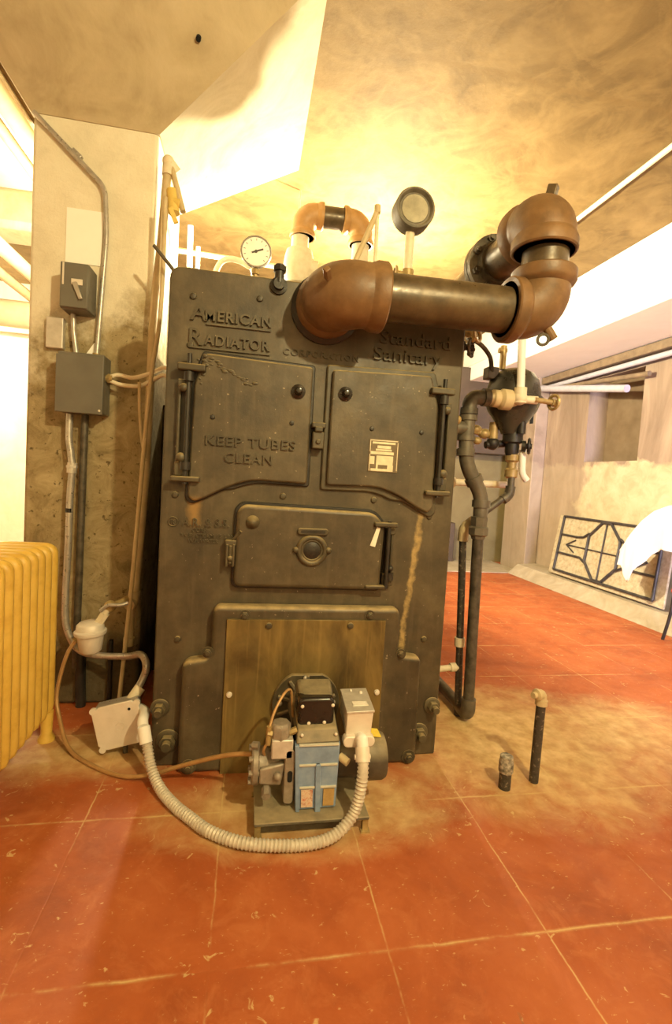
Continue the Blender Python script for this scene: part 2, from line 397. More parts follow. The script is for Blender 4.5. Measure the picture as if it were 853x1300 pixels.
def catmull(pts, k=8):
    pts = [V(p) for p in pts]; P_ = [pts[0] * 2 - pts[1]] + pts + [pts[-1] * 2 - pts[-2]]; out = []
    for i in range(1, len(P_) - 2):
        a, b_, c, d = P_[i - 1:i + 3]
        for j in range(k):
            t = j / k
            out.append(.5 * ((2 * b_) + (c - a) * t + (2 * a - 5 * b_ + 4 * c - d) * t * t + (3 * b_ - a - 3 * c + d) * t ** 3))
    out.append(pts[-1]); return out

def fillet(pts, r, n=7):
    pts = [V(p) for p in pts]; out = [pts[0]]
    for i in range(1, len(pts) - 1):
        p = pts[i]; a = (pts[i - 1] - p); b_ = (pts[i + 1] - p)
        q = min(r, a.length * .49, b_.length * .49)
        A = p + a.normalized() * q; B = p + b_.normalized() * q
        for j in range(n + 1):
            t = j / n; out.append(A * (1 - t) ** 2 + p * 2 * t * (1 - t) + B * t * t)
    out.append(pts[-1]); return out

def round_rect(x0, x1, z0, z1, r, n=5):
    o = []
    for cx, cz, a0 in ((x1 - r, z1 - r, 0), (x0 + r, z1 - r, 90), (x0 + r, z0 + r, 180), (x1 - r, z0 + r, 270)):
        for i in range(n + 1):
            a = math.radians(a0 + 90 * i / n); o.append((cx + r * math.cos(a), cz + r * math.sin(a)))
    return o

def round_poly(pts, r, n=4):
    """rounds each corner of a closed 2-D outline; r may be a list"""
    o = []; m_ = len(pts)
    for i in range(m_):
        p = V((*pts[i], 0)); a = V((*pts[i - 1], 0)) - p; b_ = V((*pts[(i + 1) % m_], 0)) - p
        q = r[i] if isinstance(r, list) else r
        if q <= 0: o.append((p.x, p.y)); continue
        q = min(q, a.length * .45, b_.length * .45)
        A = p + a.normalized() * q; B = p + b_.normalized() * q
        for j in range(n + 1):
            t = j / n; w = A * (1 - t) ** 2 + p * 2 * t * (1 - t) + B * t * t; o.append((w.x, w.y))
    return o

def root_loc(o):
    l = V((0, 0, 0))
    while o is not None: l += V(o.location); o = o.parent
    return l

def obj(name, mb, mat, parent=None, bevel=0, seg=2, angle=38):
    bm = mb.bm
    bmesh.ops.remove_doubles(bm, verts=bm.verts, dist=1e-6)
    if parent is None:
        xs = [v.co.x for v in bm.verts]; ys = [v.co.y for v in bm.verts]; zs = [v.co.z for v in bm.verts]
        base = V(((min(xs) + max(xs)) / 2, (min(ys) + max(ys)) / 2, min(zs)))
    else: base = root_loc(parent)
    bmesh.ops.translate(bm, verts=bm.verts, vec=-base)
    me = bpy.data.meshes.new(name); bm.to_mesh(me); bm.free()
    me.shade_smooth(); me.set_sharp_from_angle(angle=math.radians(angle))
    me.materials.append(M[mat])
    o = bpy.data.objects.new(name, me); C.objects.link(o)
    if parent is None: o.location = base
    else: o.parent = parent
    if bevel:
        b = o.modifiers.new('bevel', 'BEVEL'); b.width = bevel; b.segments = seg
        b.limit_method = 'ANGLE'; b.angle_limit = math.radians(40); b.harden_normals = False
    return o

def tag(o, label, cat, group=None):
    o['label'] = label; o['category'] = cat
    if group: o['group'] = group
    return o

def thing(name, loc, label, cat, group=None):
    o = bpy.data.objects.new(name, None); C.objects.link(o); o.location = loc
    o.empty_display_size = .1
    return tag(o, label, cat, group)

def grp(o, g): o['group'] = g; return o

def struct(name, mb, mat, bevel=0, parent=None):
    o = obj(name, mb, mat, parent, bevel)
    if parent is None: o['kind'] = 'structure'
    return o

# ================================================================ THE ROOM
XL, XR, YF, YB, ZC = -4.6, 4.49, -4.2, 5.3, 3.42
struct('floor', MB().span(XL - .3, XR + .4, YF - .3, YB + .3, -.2, 0), 'floor')
struct('ceiling', MB().span(XL - .3, XR + .4, YF - .3, YB + .3, ZC, ZC + .2), 'ceiling')
struct('ceiling_left', MB().span(XL, -1.17, YF, 2.62, ZC - .012, ZC), 'left_wall')  # extra pale slab: the lit look of the ceiling put into its colour
struct('wall_left', MB().span(XL - .3, XL, YF - .3, YB + .3, 0, ZC), 'left_wall')
struct('wall_front', MB().span(XL, XR, YF - .3, YF, 0, ZC), 'left_wall')
struct('wall_back', MB().span(-.9, XR + .4, YB, YB + .3, 0, ZC), 'back_wall')
struct('wall_back_left', MB().span(XL, -.9, YB - .4, YB, 0, ZC), 'left_wall')
# right wall with a blind recess (y 2.66-3.52, z 1.60-2.62) and a pier at its far end
w = MB()
w.span(XR, XR + .35, YF - .3, 2.66, 0, ZC); w.span(XR, XR + .35, 3.52, YB + .3, 0, ZC)
w.span(XR, XR + .35, 2.66, 3.52, 0, 1.60); w.span(XR, XR + .35, 2.66, 3.52, 2.62, ZC)

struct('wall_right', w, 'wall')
struct('wall_recess', MB().span(XR + .27, XR + .36, 2.5, 3.7, 1.5, 2.75), 'recess')
w = MB(); w.span(4.30, XR, 4.36, 5.02, 0, 2.86)
struct('wall_pier', w, 'wall', .012)
struct('trim_slot', MB().span(4.292, 4.31, 4.42, 4.50, 2.16, 2.42), 'black_hole')
# bare concrete strips beyond the painted floor
struct('trim_1', MB().hexa([(4.05, -4, 0), (XR, -4, 0), (XR, 4.36, 0), (4.05, 4.36, 0)], [(4.20, -4, .135), (XR, -4, .15), (XR, 4.36, .15), (4.20, 4.36, .135)]), 'curb', .004)
struct('trim_2', MB().span(1.4, 4.3, 4.33, YB, 0, .012), 'curb', .004)
# white downstand beam above the right wall
bmx = MB().span(3.56, XR, YF, YB, 2.80, ZC)
struct('ceiling_beam', bmx, 'beam', .01)
struct('trim_3', MB().span(3.545, 3.565, YF, YB, 3.02, 3.05), 'beam', .004)
# dark brown blocks in front of the back wall
struct('wall_back_panel', MB().span(2.6, 4.28, 5.0, 5.28, 1.72, 3.0), 'dark_brown', .01)
struct('trim_4', MB().span(2.3, 3.55, 5.12, 5.28, .0, .62), 'dark_brown', .01)
# concrete column with its flared capital
struct('concrete_column', MB().span(-.73, -.172, .568, 1.30, 0, 2.86), 'column', .018)
cap = MB().hexa([(-.735, .562, 2.82), (-.166, .562, 2.82), (-.166, 1.306, 2.82), (-.735, 1.306, 2.82)],
                [(-1.15, .205, ZC + .01), (.595, .205, ZC + .01), (.595, 1.66, ZC + .01), (-1.15, 1.66, ZC + .01)])
struct('column_capital', cap, 'capital')
struct('trim_hole', MB().cyl((.02, .371, 3.147), (.02, .36, 3.129), .011), 'black_hole')
struct('gap_shade_sheet', MB().span(-.175, .02, .98, 1.0, 0, 1.58), 'gap_shade', .002)  # dark sheet painting in the shade of the gap beside the column
# downstand on the far left
struct('ceiling_beam_left', MB().span(XL, -1.30, 2.5, 2.9, 3.10, ZC), 'capital', .05)

# ================================================================ BOILER
boiler = thing('boiler', (.6125, .9, 0), 'large black cast iron sectional boiler with raised lettering and four front doors', 'boiler')
obj('front_plate', MB().prism(round_poly([(0, 0), (1.225, 0), (1.225, 2.0), (0, 2.0)], [.01, .01, .05, .05], 6), 0, .075), 'front', boiler, .02, 4)
for i in range(8):
    y0 = .08 + i * .22
    obj('section', MB().prism(round_poly([(.04, .03), (1.185, .03), (1.185, 1.94), (.04, 1.94)], .10, 5), y0, y0 + .212), 'iron_dark', boiler, .03, 2)

def door_L(dx=0.):   # outline of the left flue door, arched foot
    pts = [(.150, 1.672), (.572, 1.658), (.572, 1.186), (.385, 1.190)]
    for i in range(1, 8):
        t = i / 8; pts.append((.385 - .245 * t, 1.190 - .098 * t * t * (1.6 - .6 * t)))
    pts += [(.128, 1.092), (.104, 1.112), (.106, 1.20), (.112, 1.55)]
    return pts
def mirror(pts): return [(1.225 - x, z) for x, z in pts][::-1]
def grow(pts, g):
    cx = sum(p[0] for p in pts) / len(pts); cz = sum(p[1] for p in pts) / len(pts)
    return [(x + g * (1 if x > cx else -1), z + g * (1 if z > cz else -1)) for x, z in pts]

dl = round_poly(door_L(), .014, 3)
dr = mirror(dl)
obj('door_frame', MB().prism(grow(dl, .012), -.012, .004), 'iron_dark', boiler, .004)
obj('door_frame', MB().prism(grow(dr, .022), -.014, .004), 'iron', boiler, .006)
fdl = obj('flue_door', MB().prism(dl, -.034, -.008), 'front', boiler, .008, 3)
fdr = obj('flue_door', MB().prism(dr, -.034, -.008), 'front', boiler, .008, 3)

def hinge_side(sx, door, parent):
    X = lambda x: x if sx < 0 else 1.225 - x
    fr = MB()                                   # cast hinge frame: a long slot with bosses at both ends
    for (a, b_) in ((.052, .064), (.086, .100)): fr.span(X(a), X(b_), -.030, .0, 1.20, 1.54)
    fr.span(X(.050), X(.102), -.032, 0, 1.535, 1.565); fr.span(X(.050), X(.104), -.036, 0, 1.19, 1.245)
    obj('hinge_bracket', fr, 'iron', boiler, .005)
    rod = MB().cyl((X(.093), -.046, 1.16), (X(.093), -.046, 1.66), .009)
    rod.cyl((X(.093), -.046, 1.555), (X(.093), -.046, 1.59), .019).cyl((X(.093), -.046, 1.215), (X(.093), -.046, 1.245), .020)
    obj('hinge_pin', rod, 'iron_dark', boiler)
    k = MB().span(X(.050), X(.155), -.062, -.028, 1.594, 1.622)
    k2 = MB().span(X(.040), X(.150), -.062, -.028, 1.168, 1.190)
    obj('hinge_strap', k, 'iron', door, .006); obj('hinge_strap', k2, 'iron', door, .006)
    obj('hinge_bolt', MB().ball((X(.075), -.045, 1.53), .017, (1, .8, 1)), 'iron', boiler)
    obj('hinge_bolt', MB().ball((X(.075), -.045, 1.262), .019, (1, .8, 1)), 'iron', boiler)
hinge_side(-1, fdl, boiler); hinge_side(1, fdr, boiler)
obj('door_knob', MB().lathe((.516, -.034, 1.555), (0, -1, 0), [(.029, 0), (.029, .006), (.017, .010), (.015, .03), (.010, .038), (0, .04)], 20), 'black_gloss', fdl)
obj('door_knob', MB().lathe((.709, -.034, 1.563), (0, -1, 0), [(.029, 0), (.029, .006), (.017, .010), (.015, .03), (.010, .038), (0, .04)], 20), 'black_gloss', fdr)
for x, z, d in ((.187, 1.427, fdl), (.497, 1.428, fdl), (.83, 1.431, fdr), (1.046, 1.431, fdr)):
    obj('rivet', MB().lathe((x, -.034, z), (0, -1, 0), [(.010, 0), (.008, .006), (0, .008)], 12), 'iron_dark', d)
obj('raised_lettering', MB().text('KEEP TUBES', (.165, -.034, 1.318), .040, .010, .352, .004, 1.1), 'iron', fdl)
obj('raised_lettering', MB().text('CLEAN', (.240, -.034, 1.255), .040, .010, .186, .004, 1.12), 'iron', fdl)
# crack repaired with putty at the corner of the left door
cr = MB()
for i in range(26):
    t = i / 25; cr.ball((.15 + .19 * t + random.uniform(-.01, .01), -.035, 1.652 - .09 * t + random.uniform(-.012, .012)), random.uniform(.004, .009), (1.5, .28, .7), 8)
for i in range(7): cr.ball((.135 + random.uniform(-.012, .022), -.035, 1.66 - i * .018), random.uniform(.004, .008), (1.2, .3, .9), 8)
obj('putty_repair', cr, 'iron', fdl)
# nameplate
npl = obj('nameplate', MB().prism(round_rect(.822, .951, 1.254, 1.391, .006), -.037, -.033), 'plate_ink', fdr, .001)
t_ = MB()
for (x0, x1, z0, z1) in ((.826, .829, 1.258, 1.387), (.944, .947, 1.262, 1.380), (.828, .945, 1.383, 1.387), (.836, .935, 1.371, 1.379), (.858, .916, 1.352, 1.364),
                         (.852, .920, 1.342, 1.350), (.826, .930, 1.327, 1.339), (.828, .848, 1.286, 1.318), (.856, .928, 1.284, 1.322), (.834, .930, 1.258, 1.268), (.856, .864, 1.268, 1.284), (.905, .930, 1.268, 1.284)):
    t_.span(x0, x1, -.0378, -.0365, z0, z1)
obj('printed_panel', t_, 'plate_metal', npl)
# latch between the flue doors
lt = MB().span(.583, .630, -.052, 0, 1.332, 1.40).span(.578, .634, -.060, -.01, 1.415, 1.437).span(.590, .622, -.064, -.02, 1.40, 1.42)
lt.cyl((.606, -.052, 1.36), (.606, -.06, 1.36), .010)
obj('door_latch', lt, 'iron', boiler, .005)
# fire door
fd_out = round_poly([(.296, .758), (.905, .755), (.912, 1.03), (.862, 1.083), (.325, 1.092), (.298, 1.062)], [.03, .02, .03, .03, .02, .02], 4)
obj('fire_door_frame', MB().prism(grow(fd_out, .010), -.012, .004), 'iron_dark', boiler, .004)
fd = obj('fire_door', MB().prism(fd_out, -.046, -.008), 'front', boiler, .016, 4)
pk = MB().torus((.607, -.048, .916), (0, 1, 0), .054, .012).torus((.607, -.048, .916), (0, 1, 0), .041, .006)
pk.ball((.541, -.05, .916), .014).ball((.674, -.05, .918), .014).ball((.607, -.05, .86), .010, (1.5, 1, .8))
ph = obj('peephole_ring', pk, 'iron', fd)
obj('peephole_glass', MB().lathe((.607, -.046, .916), (0, -1, 0), [(.044, 0), (.038, .004), (0, .007)]), 'iron_dark', ph)
hd = MB().prism(round_rect(.543, .670, .980, 1.008, .012), -.060, -.045)
hdl = obj('handle_slot', hd, 'iron', fd, .004)
obj('slot_opening', MB().prism(round_rect(.556, .657, .988, 1.0, .005), -.0612, -.058), 'iron_dark', hdl)
obj('door_boss', MB().lathe((.362, -.046, 1.022), (0, -1, 0), [(.028, 0), (.022, .012), (.012, .024), (0, .032)], 16), 'iron', fd)
obj('paint_dab_tag', MB().hexa([(.850, -.05, .945), (.872, -.05, .940), (.890, -.05, 1.02), (.876, -.05, 1.024)], [(.850, -.045, .945), (.872, -.045, .940), (.890, -.045, 1.02), (.876, -.045, 1.024)]), 'tag_white', fd)
# fire door hinge (right) and latch (left)
hb = MB().span(.925, .936, -.03, 0, .82, 1.0).span(.946, .957, -.03, 0, .82, 1.0).span(.915, .962, -.036, 0, .772, .826).span(.925, .962, -.036, 0, .992, 1.02)
obj('fire_hinge_bracket', hb, 'iron', boiler, .004)
obj('fire_hinge_pin', MB().cyl((.928, -.052, .765), (.928, -.052, 1.05), .008).cyl((.946, -.044, .80), (.946, -.044, .83), .015).ball((.946, -.044, .85), .013), 'iron_dark', boiler)
obj('fire_hinge_strap', MB().span(.862, .962, -.066, -.034, 1.026, 1.046), 'iron', fd, .005)
obj('fire_hinge_strap', MB().span(.840, .925, -.058, -.034, .762, .778), 'iron', fd, .005)
lt = MB().span(.258, .302, -.046, 0, .925, .945).span(.258, .300, -.02, 0, .835, .93).span(.262, .272, -.05, 0, .84, .93).span(.288, .298, -.05, 0, .84, .93)
lt.cyl((.280, -.04, .85), (.280, -.04, .925), .009).ball((.280, -.045, .872), .012)
obj('fire_latch', lt, 'iron', boiler, .003)
obj('latch_lever', MB().cyl((.285, -.03, .94), (.318, -.05, .985), .006), 'iron', boiler)
# ash pit arch: stepped raised panel
arch = [(.112, .0), (1.115, .0), (1.108, .452), (1.095, .470), (1.030, .478), (1.005, .492), (1.003, .655), (.985, .682), (.243, .684), (.224, .662), (.222, .492), (.205, .472), (.135, .462), (.114, .440)]
obj('ash_pit_front', MB().prism(round_poly(arch, [0, 0, .02, .02, .02, .02, .03, .03, .03, .03, .02, .02, .02, .02], 4), -.062, .004), 'front', boiler, .034, 5)
for x, z in ((.35, .648), (.865, .652), (.212, .498), (1.012, .486)):
    obj('rim_bolt', MB().bolt((x, -.060, z), (0, -1, 0), .012, .022), 'iron', boiler)
mp = obj('mounting_plate', MB().span(.281, .934, -.074, -.058, .0, .634), 'brass_plate', boiler, .002)
for x, z in ((.447, .610), (.782, .612)): obj('plate_bolt', MB().lathe((x, -.074, z), (0, -1, 0), [(.014, 0), (.012, .008), (0, .012)], 14), 'iron', mp)
for x, z in ((.304, .329), (.914, .327)): obj('plate_bolt', MB().lathe((x, -.074, z), (0, -1, 0), [(.012, 0), (.010, .008), (0, .012)], 14), 'pale_plate', mp)
# tie rod nuts at the foot
for x, z, r in ((.030, .246, .019), (.066, .108, .024), (1.195, .228, .019), (1.140, .105, .022)):
    nb = MB().lathe((x, 0, z), (0, -1, 0), [(r * 2, 0), (r * 2, .006), (r * 1.5, .010)], 24).hexnut((x, -.010, z), (0, -1, 0), r * 1.35, .026).cyl((x, -.03, z), (x, -.06, z), r * .8)
    obj('tie_rod_nut', nb, 'iron', boiler, .002)
for x, z in ((.157, .03), (1.078, .032)): obj('foot_bolt', MB().bolt((x, -.060, z), (0, -1, 0), .016, .028), 'iron', boiler)
for x, z in ((.09, 1.89), (.346, 1.912), (.087, 1.703), (.054, 1.114), (.866, 1.134), (.087, .53), (1.135, .53), (.48, 1.13), (1.12, 1.075)):
    obj('rivet', MB().lathe((x, 0, z), (0, -1, 0), [(.014, 0), (.011, .008), (0, .011)], 12), 'iron', boiler)
# raised lettering of the front plate
tx = MB().text('A', (.083, 0, 1.800), .066, .011, None, .012).text('MERICAN', (.140, 0, 1.803), .042, .011, .255, .02, 1.15)
tx.span(.145, .396, -.009, 0, 1.786, 1.793)
obj('raised_lettering', tx, 'iron', boiler)
tx = MB().text('R', (.083, 0, 1.706), .066, .011, None, .012).text('ADIATOR', (.140, 0, 1.709), .042, .011, .255, .02, 1.15)
tx.span(.083, .396, -.009, 0, 1.692, 1.699)
obj('raised_lettering', tx, 'iron', boiler)
obj('raised_lettering', MB().text('Standard', (.848, 0, 1.792), .058, .012, .31, .004), 'iron', boiler)
obj('raised_lettering', MB().text('Sanitary', (.824, 0, 1.722), .058, .012, .30, .004), 'iron', boiler)
obj('raised_lettering', MB().text('CORPORATION', (.450, 0, 1.704), .026, .006, .312, .02, 1.3), 'iron', boiler)
obj('maker_mark', MB().torus((.050, -.002, 1.006), (0, 1, 0), .018, .003, 20, 6).text('R', (.043, 0, .995), .020, .005), 'iron', boiler)
obj('raised_lettering', MB().text('A.R. & S.S.', (.085, 0, .992), .034, .008, .185, .012, 1.1), 'iron', boiler)
for bd, p_, h_, w_ in (('CORP.', (.125, 0, .968), .017, .06), ('W.P. STEAM 15 LBS', (.083, 0, .947), .015, .205), ('W.P. WATER', (.11, 0, .926), .015, .12)):
    obj('raised_lettering', MB().text(bd, p_, h_, .006, w_, .014), 'iron', boiler)
obj('top_plug', MB().lathe((.418, -.0, 1.97), (0, -1, .0), [(.034, 0), (.034, .012), (.022, .016), (.022, .035)], 20).cyl((.418, -.018, 1.975), (.418, -.018, 2.045), .019).hexnut((.418, -.018, 2.02), (0, 0, 1), .028, .018), 'iron_dark', boiler)
# gauge cock bodies on the right edge near the top
for z in (1.86, 1.775, 1.70):
    pass

# ================================================================ STEAM HEADER
def elbow(mb, c, d1, d2, L1, L2, r, rb, bl=.052):
    """cast elbow around corner c with beaded ends towards d1 and d2"""
    c, d1, d2 = V(c), V(d1).normalized(), V(d2).normalized()
    R = min(L1, L2) * .70
    A, B = c + d1 * R, c + d2 * R
    cen = c + d1 * R + d2 * R
    pts = [c + d1 * L1]
    n = 14
    for i in range(n + 1):
        a = (PI / 2) * i / n
        pts.append(cen - d2 * R * math.cos(a) - d1 * R * math.sin(a))
    pts.append(c + d2 * L2)
    mb.tube(pts, [r] + [r * (1 + .06 * math.sin(PI * i / n)) for i in range(n + 1)] + [r], 36)
    for d, Lx in ((d1, L1), (d2, L2)):
        p = c + d * Lx
        mb.lathe(p, -d, [(rb * .96, 0), (rb, .006), (rb, bl - .012), (rb * .95, bl), (r, bl + .012)], 36)
    return mb

hp = thing('steam_header_pipe', (1.0, -.2, 1.75), 'thick brown steam pipe with three rusty elbows across the top of the boiler', 'pipe')
HY, HZ = -.2, 1.905
obj('collar', MB().lathe((.6125, 0, HZ - .005), (0, -1, 0), [(.142, 0), (.142, .012), (.130, .020), (.105, .03), (.105, .07)], 40), 'iron_dark', hp)
obj('elbow', elbow(MB(), (.6125, HY, HZ - .005), (0, 1, 0), (1, 0, 0), .165, .190, .116, .126), 'rust_iron', hp, 0)
obj('elbow', elbow(MB(), (1.448, HY, HZ + .012), (-1, 0, 0), (0, 0, 1), .155, .165, .104, .124), 'rust_iron', hp, 0)
obj('elbow', elbow(MB(), (1.440, HY, 2.285), (0, 0, -1), (0, 1, 0), .130, .165, .114, .126), 'rust_iron', hp, 0)
obj('straight_pipe', MB().cyl((.78, HY, HZ), (1.32, HY, HZ + .010), .087, n=36), 'pipe_brown', hp)
obj('riser_nipple', MB().cyl((1.448, HY, 2.04), (1.448, HY, 2.18), .088, n=36), 'pipe_brown', hp)
obj('return_pipe', MB().cyl((1.448, -.06, 2.275), (1.448, 2.4, 2.275), .088, n=32), 'pipe_brown', hp)
fl = obj('flange', MB().lathe((1.448, .20, 2.275), (0, 1, 0), [(.098, -.04), (.108, -.012), (.142, 0), (.142, .028), (.136, .031), (.142, .034), (.142, .06), (.108, .072), (.098, .09)], 36), 'dull_iron', hp)
for i in range(8):
    a = 2 * PI * (i + .5) / 8
    x, z = 1.448 + .118 * math.cos(a), 2.275 + .118 * math.sin(a)
    obj('flange_bolt', MB().hexnut((x, .202, z), (0, -1, 0), .019, .024).cyl((x, .18, z), (x, .165, z), .011), 'dull_iron', fl)
obj('elbow_plug', MB().cyl((1.462, -.17, 2.36), (1.470, -.185, 2.428), .027, n=4), 'pipe_brown', hp, .004)
obj('elbow_plug', MB().cyl((.575, -.285, 1.912), (.562, -.335, 1.925), .015, n=4), 'rust_iron', hp, .003)
obj('elbow_plug', MB().cyl((1.462, -.225, 1.862), (1.492, -.235, 1.815), .019, n=8), 'rust_iron', hp, .003)
obj('drain_ring', MB().torus((1.440, -.245, 1.806), (.5, 1, .2), .020, .006, 16, 6), 'dull_iron', hp)
# ================================================================ PIPES BEHIND AND ABOVE THE BOILER
rp = thing('orange_elbow_pipe', (.72, 1.2, 2.0), 'orange brown looped pipe with two elbows standing on the boiler behind the header', 'pipe')
obj('riser', MB().cyl((.585, 1.2, 1.95), (.585, 1.2, 2.74), .056, n=24), 'cream_pipe', rp)
obj('tee', MB().lathe((.585, 1.2, 2.44), (0, 0, 1), [(.082, 0), (.092, .03), (.10, .10), (.092, .17), (.082, .21)], 28).cyl((.585, 1.2, 2.54), (.70, 1.2, 2.53), .07, n=24), 'cream_pipe', rp)
obj('elbow', elbow(MB(), (.600, 1.2, 2.885), (0, 0, -1), (1, 0, 0), .15, .125, .072, .084, .03), 'orange_pipe', rp)
obj('nipple', MB().cyl((.70, 1.2, 2.885), (.86, 1.2, 2.888), .066, n=24), 'pipe_brown', rp)
obj('elbow', elbow(MB(), (.98, 1.2, 2.887), (-1, 0, 0), (0, 0, -1), .125, .15, .072, .084, .03), 'orange_pipe', rp)
obj('drop_pipe', MB().cyl((.98, 1.2, 2.75), (.98, 1.2, 1.95), .056, n=24), 'cream_pipe', rp)

# dial gauge, white face
pg = thing('pressure_gauge', (.323, .10, 2.0), 'small round white faced pressure gauge on top of the boiler, left', 'gauge')
obj('gauge_stem', MB().cyl((.323, .12, 1.94), (.323, .12, 2.09), .010).hexnut((.323, .12, 2.05), (0, 0, 1), .017, .02), 'brass', pg)
obj('gauge_case', MB().lathe((.321, .115, 2.137), (0, -1, 0), [(.052, -.02), (.060, -.012), (.064, 0), (.064, .016), (.060, .018), (.058, .010), (0, .010)], 36), 'conduit', pg)
dial = obj('dial', MB().lathe((.321, .104, 2.137), (0, -1, 0), [(.0575, 0), (.0575, .002)], 36), 'gauge_face', pg)
nd = MB().box((.327, .100, 2.140), (.05, .002, .006), Matrix.Rotation(math.radians(-22), 3, 'Y'))
nd.cyl((.321, .102, 2.137), (.321, .098, 2.137), .006)
for i in range(11):
    a = math.radians(225 - 27 * i)
    nd.box((.321 + .048 * math.cos(a), .1015, 2.137 + .048 * math.sin(a)), (.008, .001, .002), Matrix.Rotation(-a, 3, 'Y'))
obj('needle', nd, 'gauge_ink', dial)

bg = thing('dial_thermometer', (1.06, .33, 1.95), 'big round dark cased dial on a pale stem behind the steam header', 'gauge')
obj('dial_case', MB().lathe((1.062, .33, 2.536), (0, -1, 0), [(.080, -.07), (.098, -.06), (.098, .018), (.094, .026), (.086, .026), (.076, .008), (.066, .008), (.0, .008)], 40), 'dusty_grey', bg)
obj('dial_face', MB().lathe((1.062, .321, 2.536), (0, -1, 0), [(.065, 0), (.065, .002)], 36), 'dial_grey', bg)
obj('dial_glass', MB().lathe((1.062, .317, 2.536), (0, -1, 0), [(.067, 0), (.060, .004), (.03, .008), (0, .009)], 36), 'glass', bg)
obj('stem', MB().cyl((1.057, .36, 1.93), (1.057, .36, 2.45), .022), 'cream_pipe', bg)
obj('valve_body', MB().cyl((1.057, .36, 2.20), (1.057, .36, 2.26), .03).cyl((1.057, .36, 2.23), (1.0, .36, 2.235), .018).torus((.995, .36, 2.24), (1, 0, 0), .028, .007, 18, 6), 'brass', bg)

rb_ = thing('forked_rod', (.84, .3, 2.0), 'thin pale rod and sloping brace meeting in a point behind the big elbow', 'rod')
obj('upright_rod', MB().cyl((.880, .3, 1.94), (.872, .3, 2.50), .009), 'cream_pipe', rb_)
obj('sloping_rod', MB().cyl((.720, .3, 2.08), (.872, .3, 2.485), .013), 'tin', rb_)
obj('cap', MB().cyl((.872, .3, 2.475), (.871, .3, 2.51), .015), 'tin', rb_)

tag(obj('riser_pipe', MB().cyl((-.12, 1.72, 0), (-.16, 1.72, 2.95), .020), 'white_paint'), 'taller of two thin white pipes rising behind the left of the boiler', 'pipe')
tag(obj('riser_pipe', MB().cyl((-.08, 1.74, 0), (-.105, 1.74, 2.82), .015), 'white_paint'), 'shorter of two thin white pipes rising behind the left of the boiler', 'pipe')
bq = thing('branch_pipe', (.25, 1.9, 2.81), 'thin tan pipe running level behind the white faced gauge', 'pipe')
obj('tube', MB().cyl((-.3, 1.9, 2.845), (.80, 1.9, 2.815), .020), 'tin', bq)
obj('hanger', MB().cyl((.62, 1.9, 2.82), (.62, 1.9, ZC), .006), 'tin', bq)
tag(obj('loop_hose', MB().tube(catmull([(.05, 1.2, 1.93), (.06, 1.2, 2.35), (.09, 1.2, 2.50), (.16, 1.2, 2.545), (.26, 1.2, 2.52), (.31, 1.2, 2.44), (.33, 1.2, 1.93)]), .018), 'cable'), 'cream looped tube arching over the boiler left of the white gauge', 'hose')
tag(obj('capillary_rod', MB().cyl((-.128, .33, 2.20), (-.045, .33, 2.11), .008).cyl((-.045, .33, 2.11), (.05, .33, 1.93), .008), 'dull_iron'), 'short dark rod sloping from behind the boiler toward the column', 'rod')

# ================================================================ COLUMN FITTINGS
poster = tag(obj('paper_notice', MB().prism([(-.572, 2.165), (-.413, 2.165), (-.407, 2.418), (-.571, 2.418)], .563, .566), 'paper'), 'blank white paper notice taped to the column above the switch', 'paper')
sw = thing('disconnect_switch', (-.485, .51, 1.92), 'grey metal switch box with a lever under the paper notice', 'switch box')
obj('case', MB().span(-.55, -.428, .450, .568, 1.918, 2.124), 'grey_box', sw, .006)
obj('cover', MB().span(-.548, -.430, .440, .451, 1.922, 2.122), 'grey_box', sw, .004)
obj('lever', MB().hexa([(-.494, .425, 2.03), (-.474, .425, 2.036), (-.448, .425, 1.962), (-.462, .425, 1.956)], [(-.494, .440, 2.03), (-.474, .440, 2.036), (-.448, .440, 1.962), (-.462, .440, 1.956)]), 'conduit', sw, .002)
obj('indicator_plate', MB().span(-.500, -.452, .437, .441, 2.024, 2.05), 'pale_plate', sw, .001)
obj('edge_trim', MB().span(-.538, -.531, .437, .441, 2.02, 2.118), 'pale_plate', sw)
tag(obj('cover_plate', MB().prism(round_rect(-.638, -.562, 1.752, 1.896, .004), .535, .568), 'zinc', None, .004), 'small blank pale cover plate on the column left of the boxes', 'cover plate')
pb = thing('pull_box', (-.455, .5, 1.44), 'large plain grey junction box on the column, lower of the two', 'junction box')
obj('case', MB().span(-.552, -.352, .452, .568, 1.45, 1.725), 'grey_box', pb, .006)
obj('cover', MB().span(-.556, -.350, .440, .453, 1.446, 1.71), 'grey_box', pb, .003)
obj('cover_screw', MB().lathe((-.364, .440, 1.463), (0, -1, 0), [(.006, 0), (.004, .003), (0, .004)], 10), 'pale_plate', pb)
obj('connector', MB().cyl((-.352, .50, 1.625), (-.325, .50, 1.625), .018).hexnut((-.345, .50, 1.625), (1, 0, 0), .024, .010), 'brass', pb)

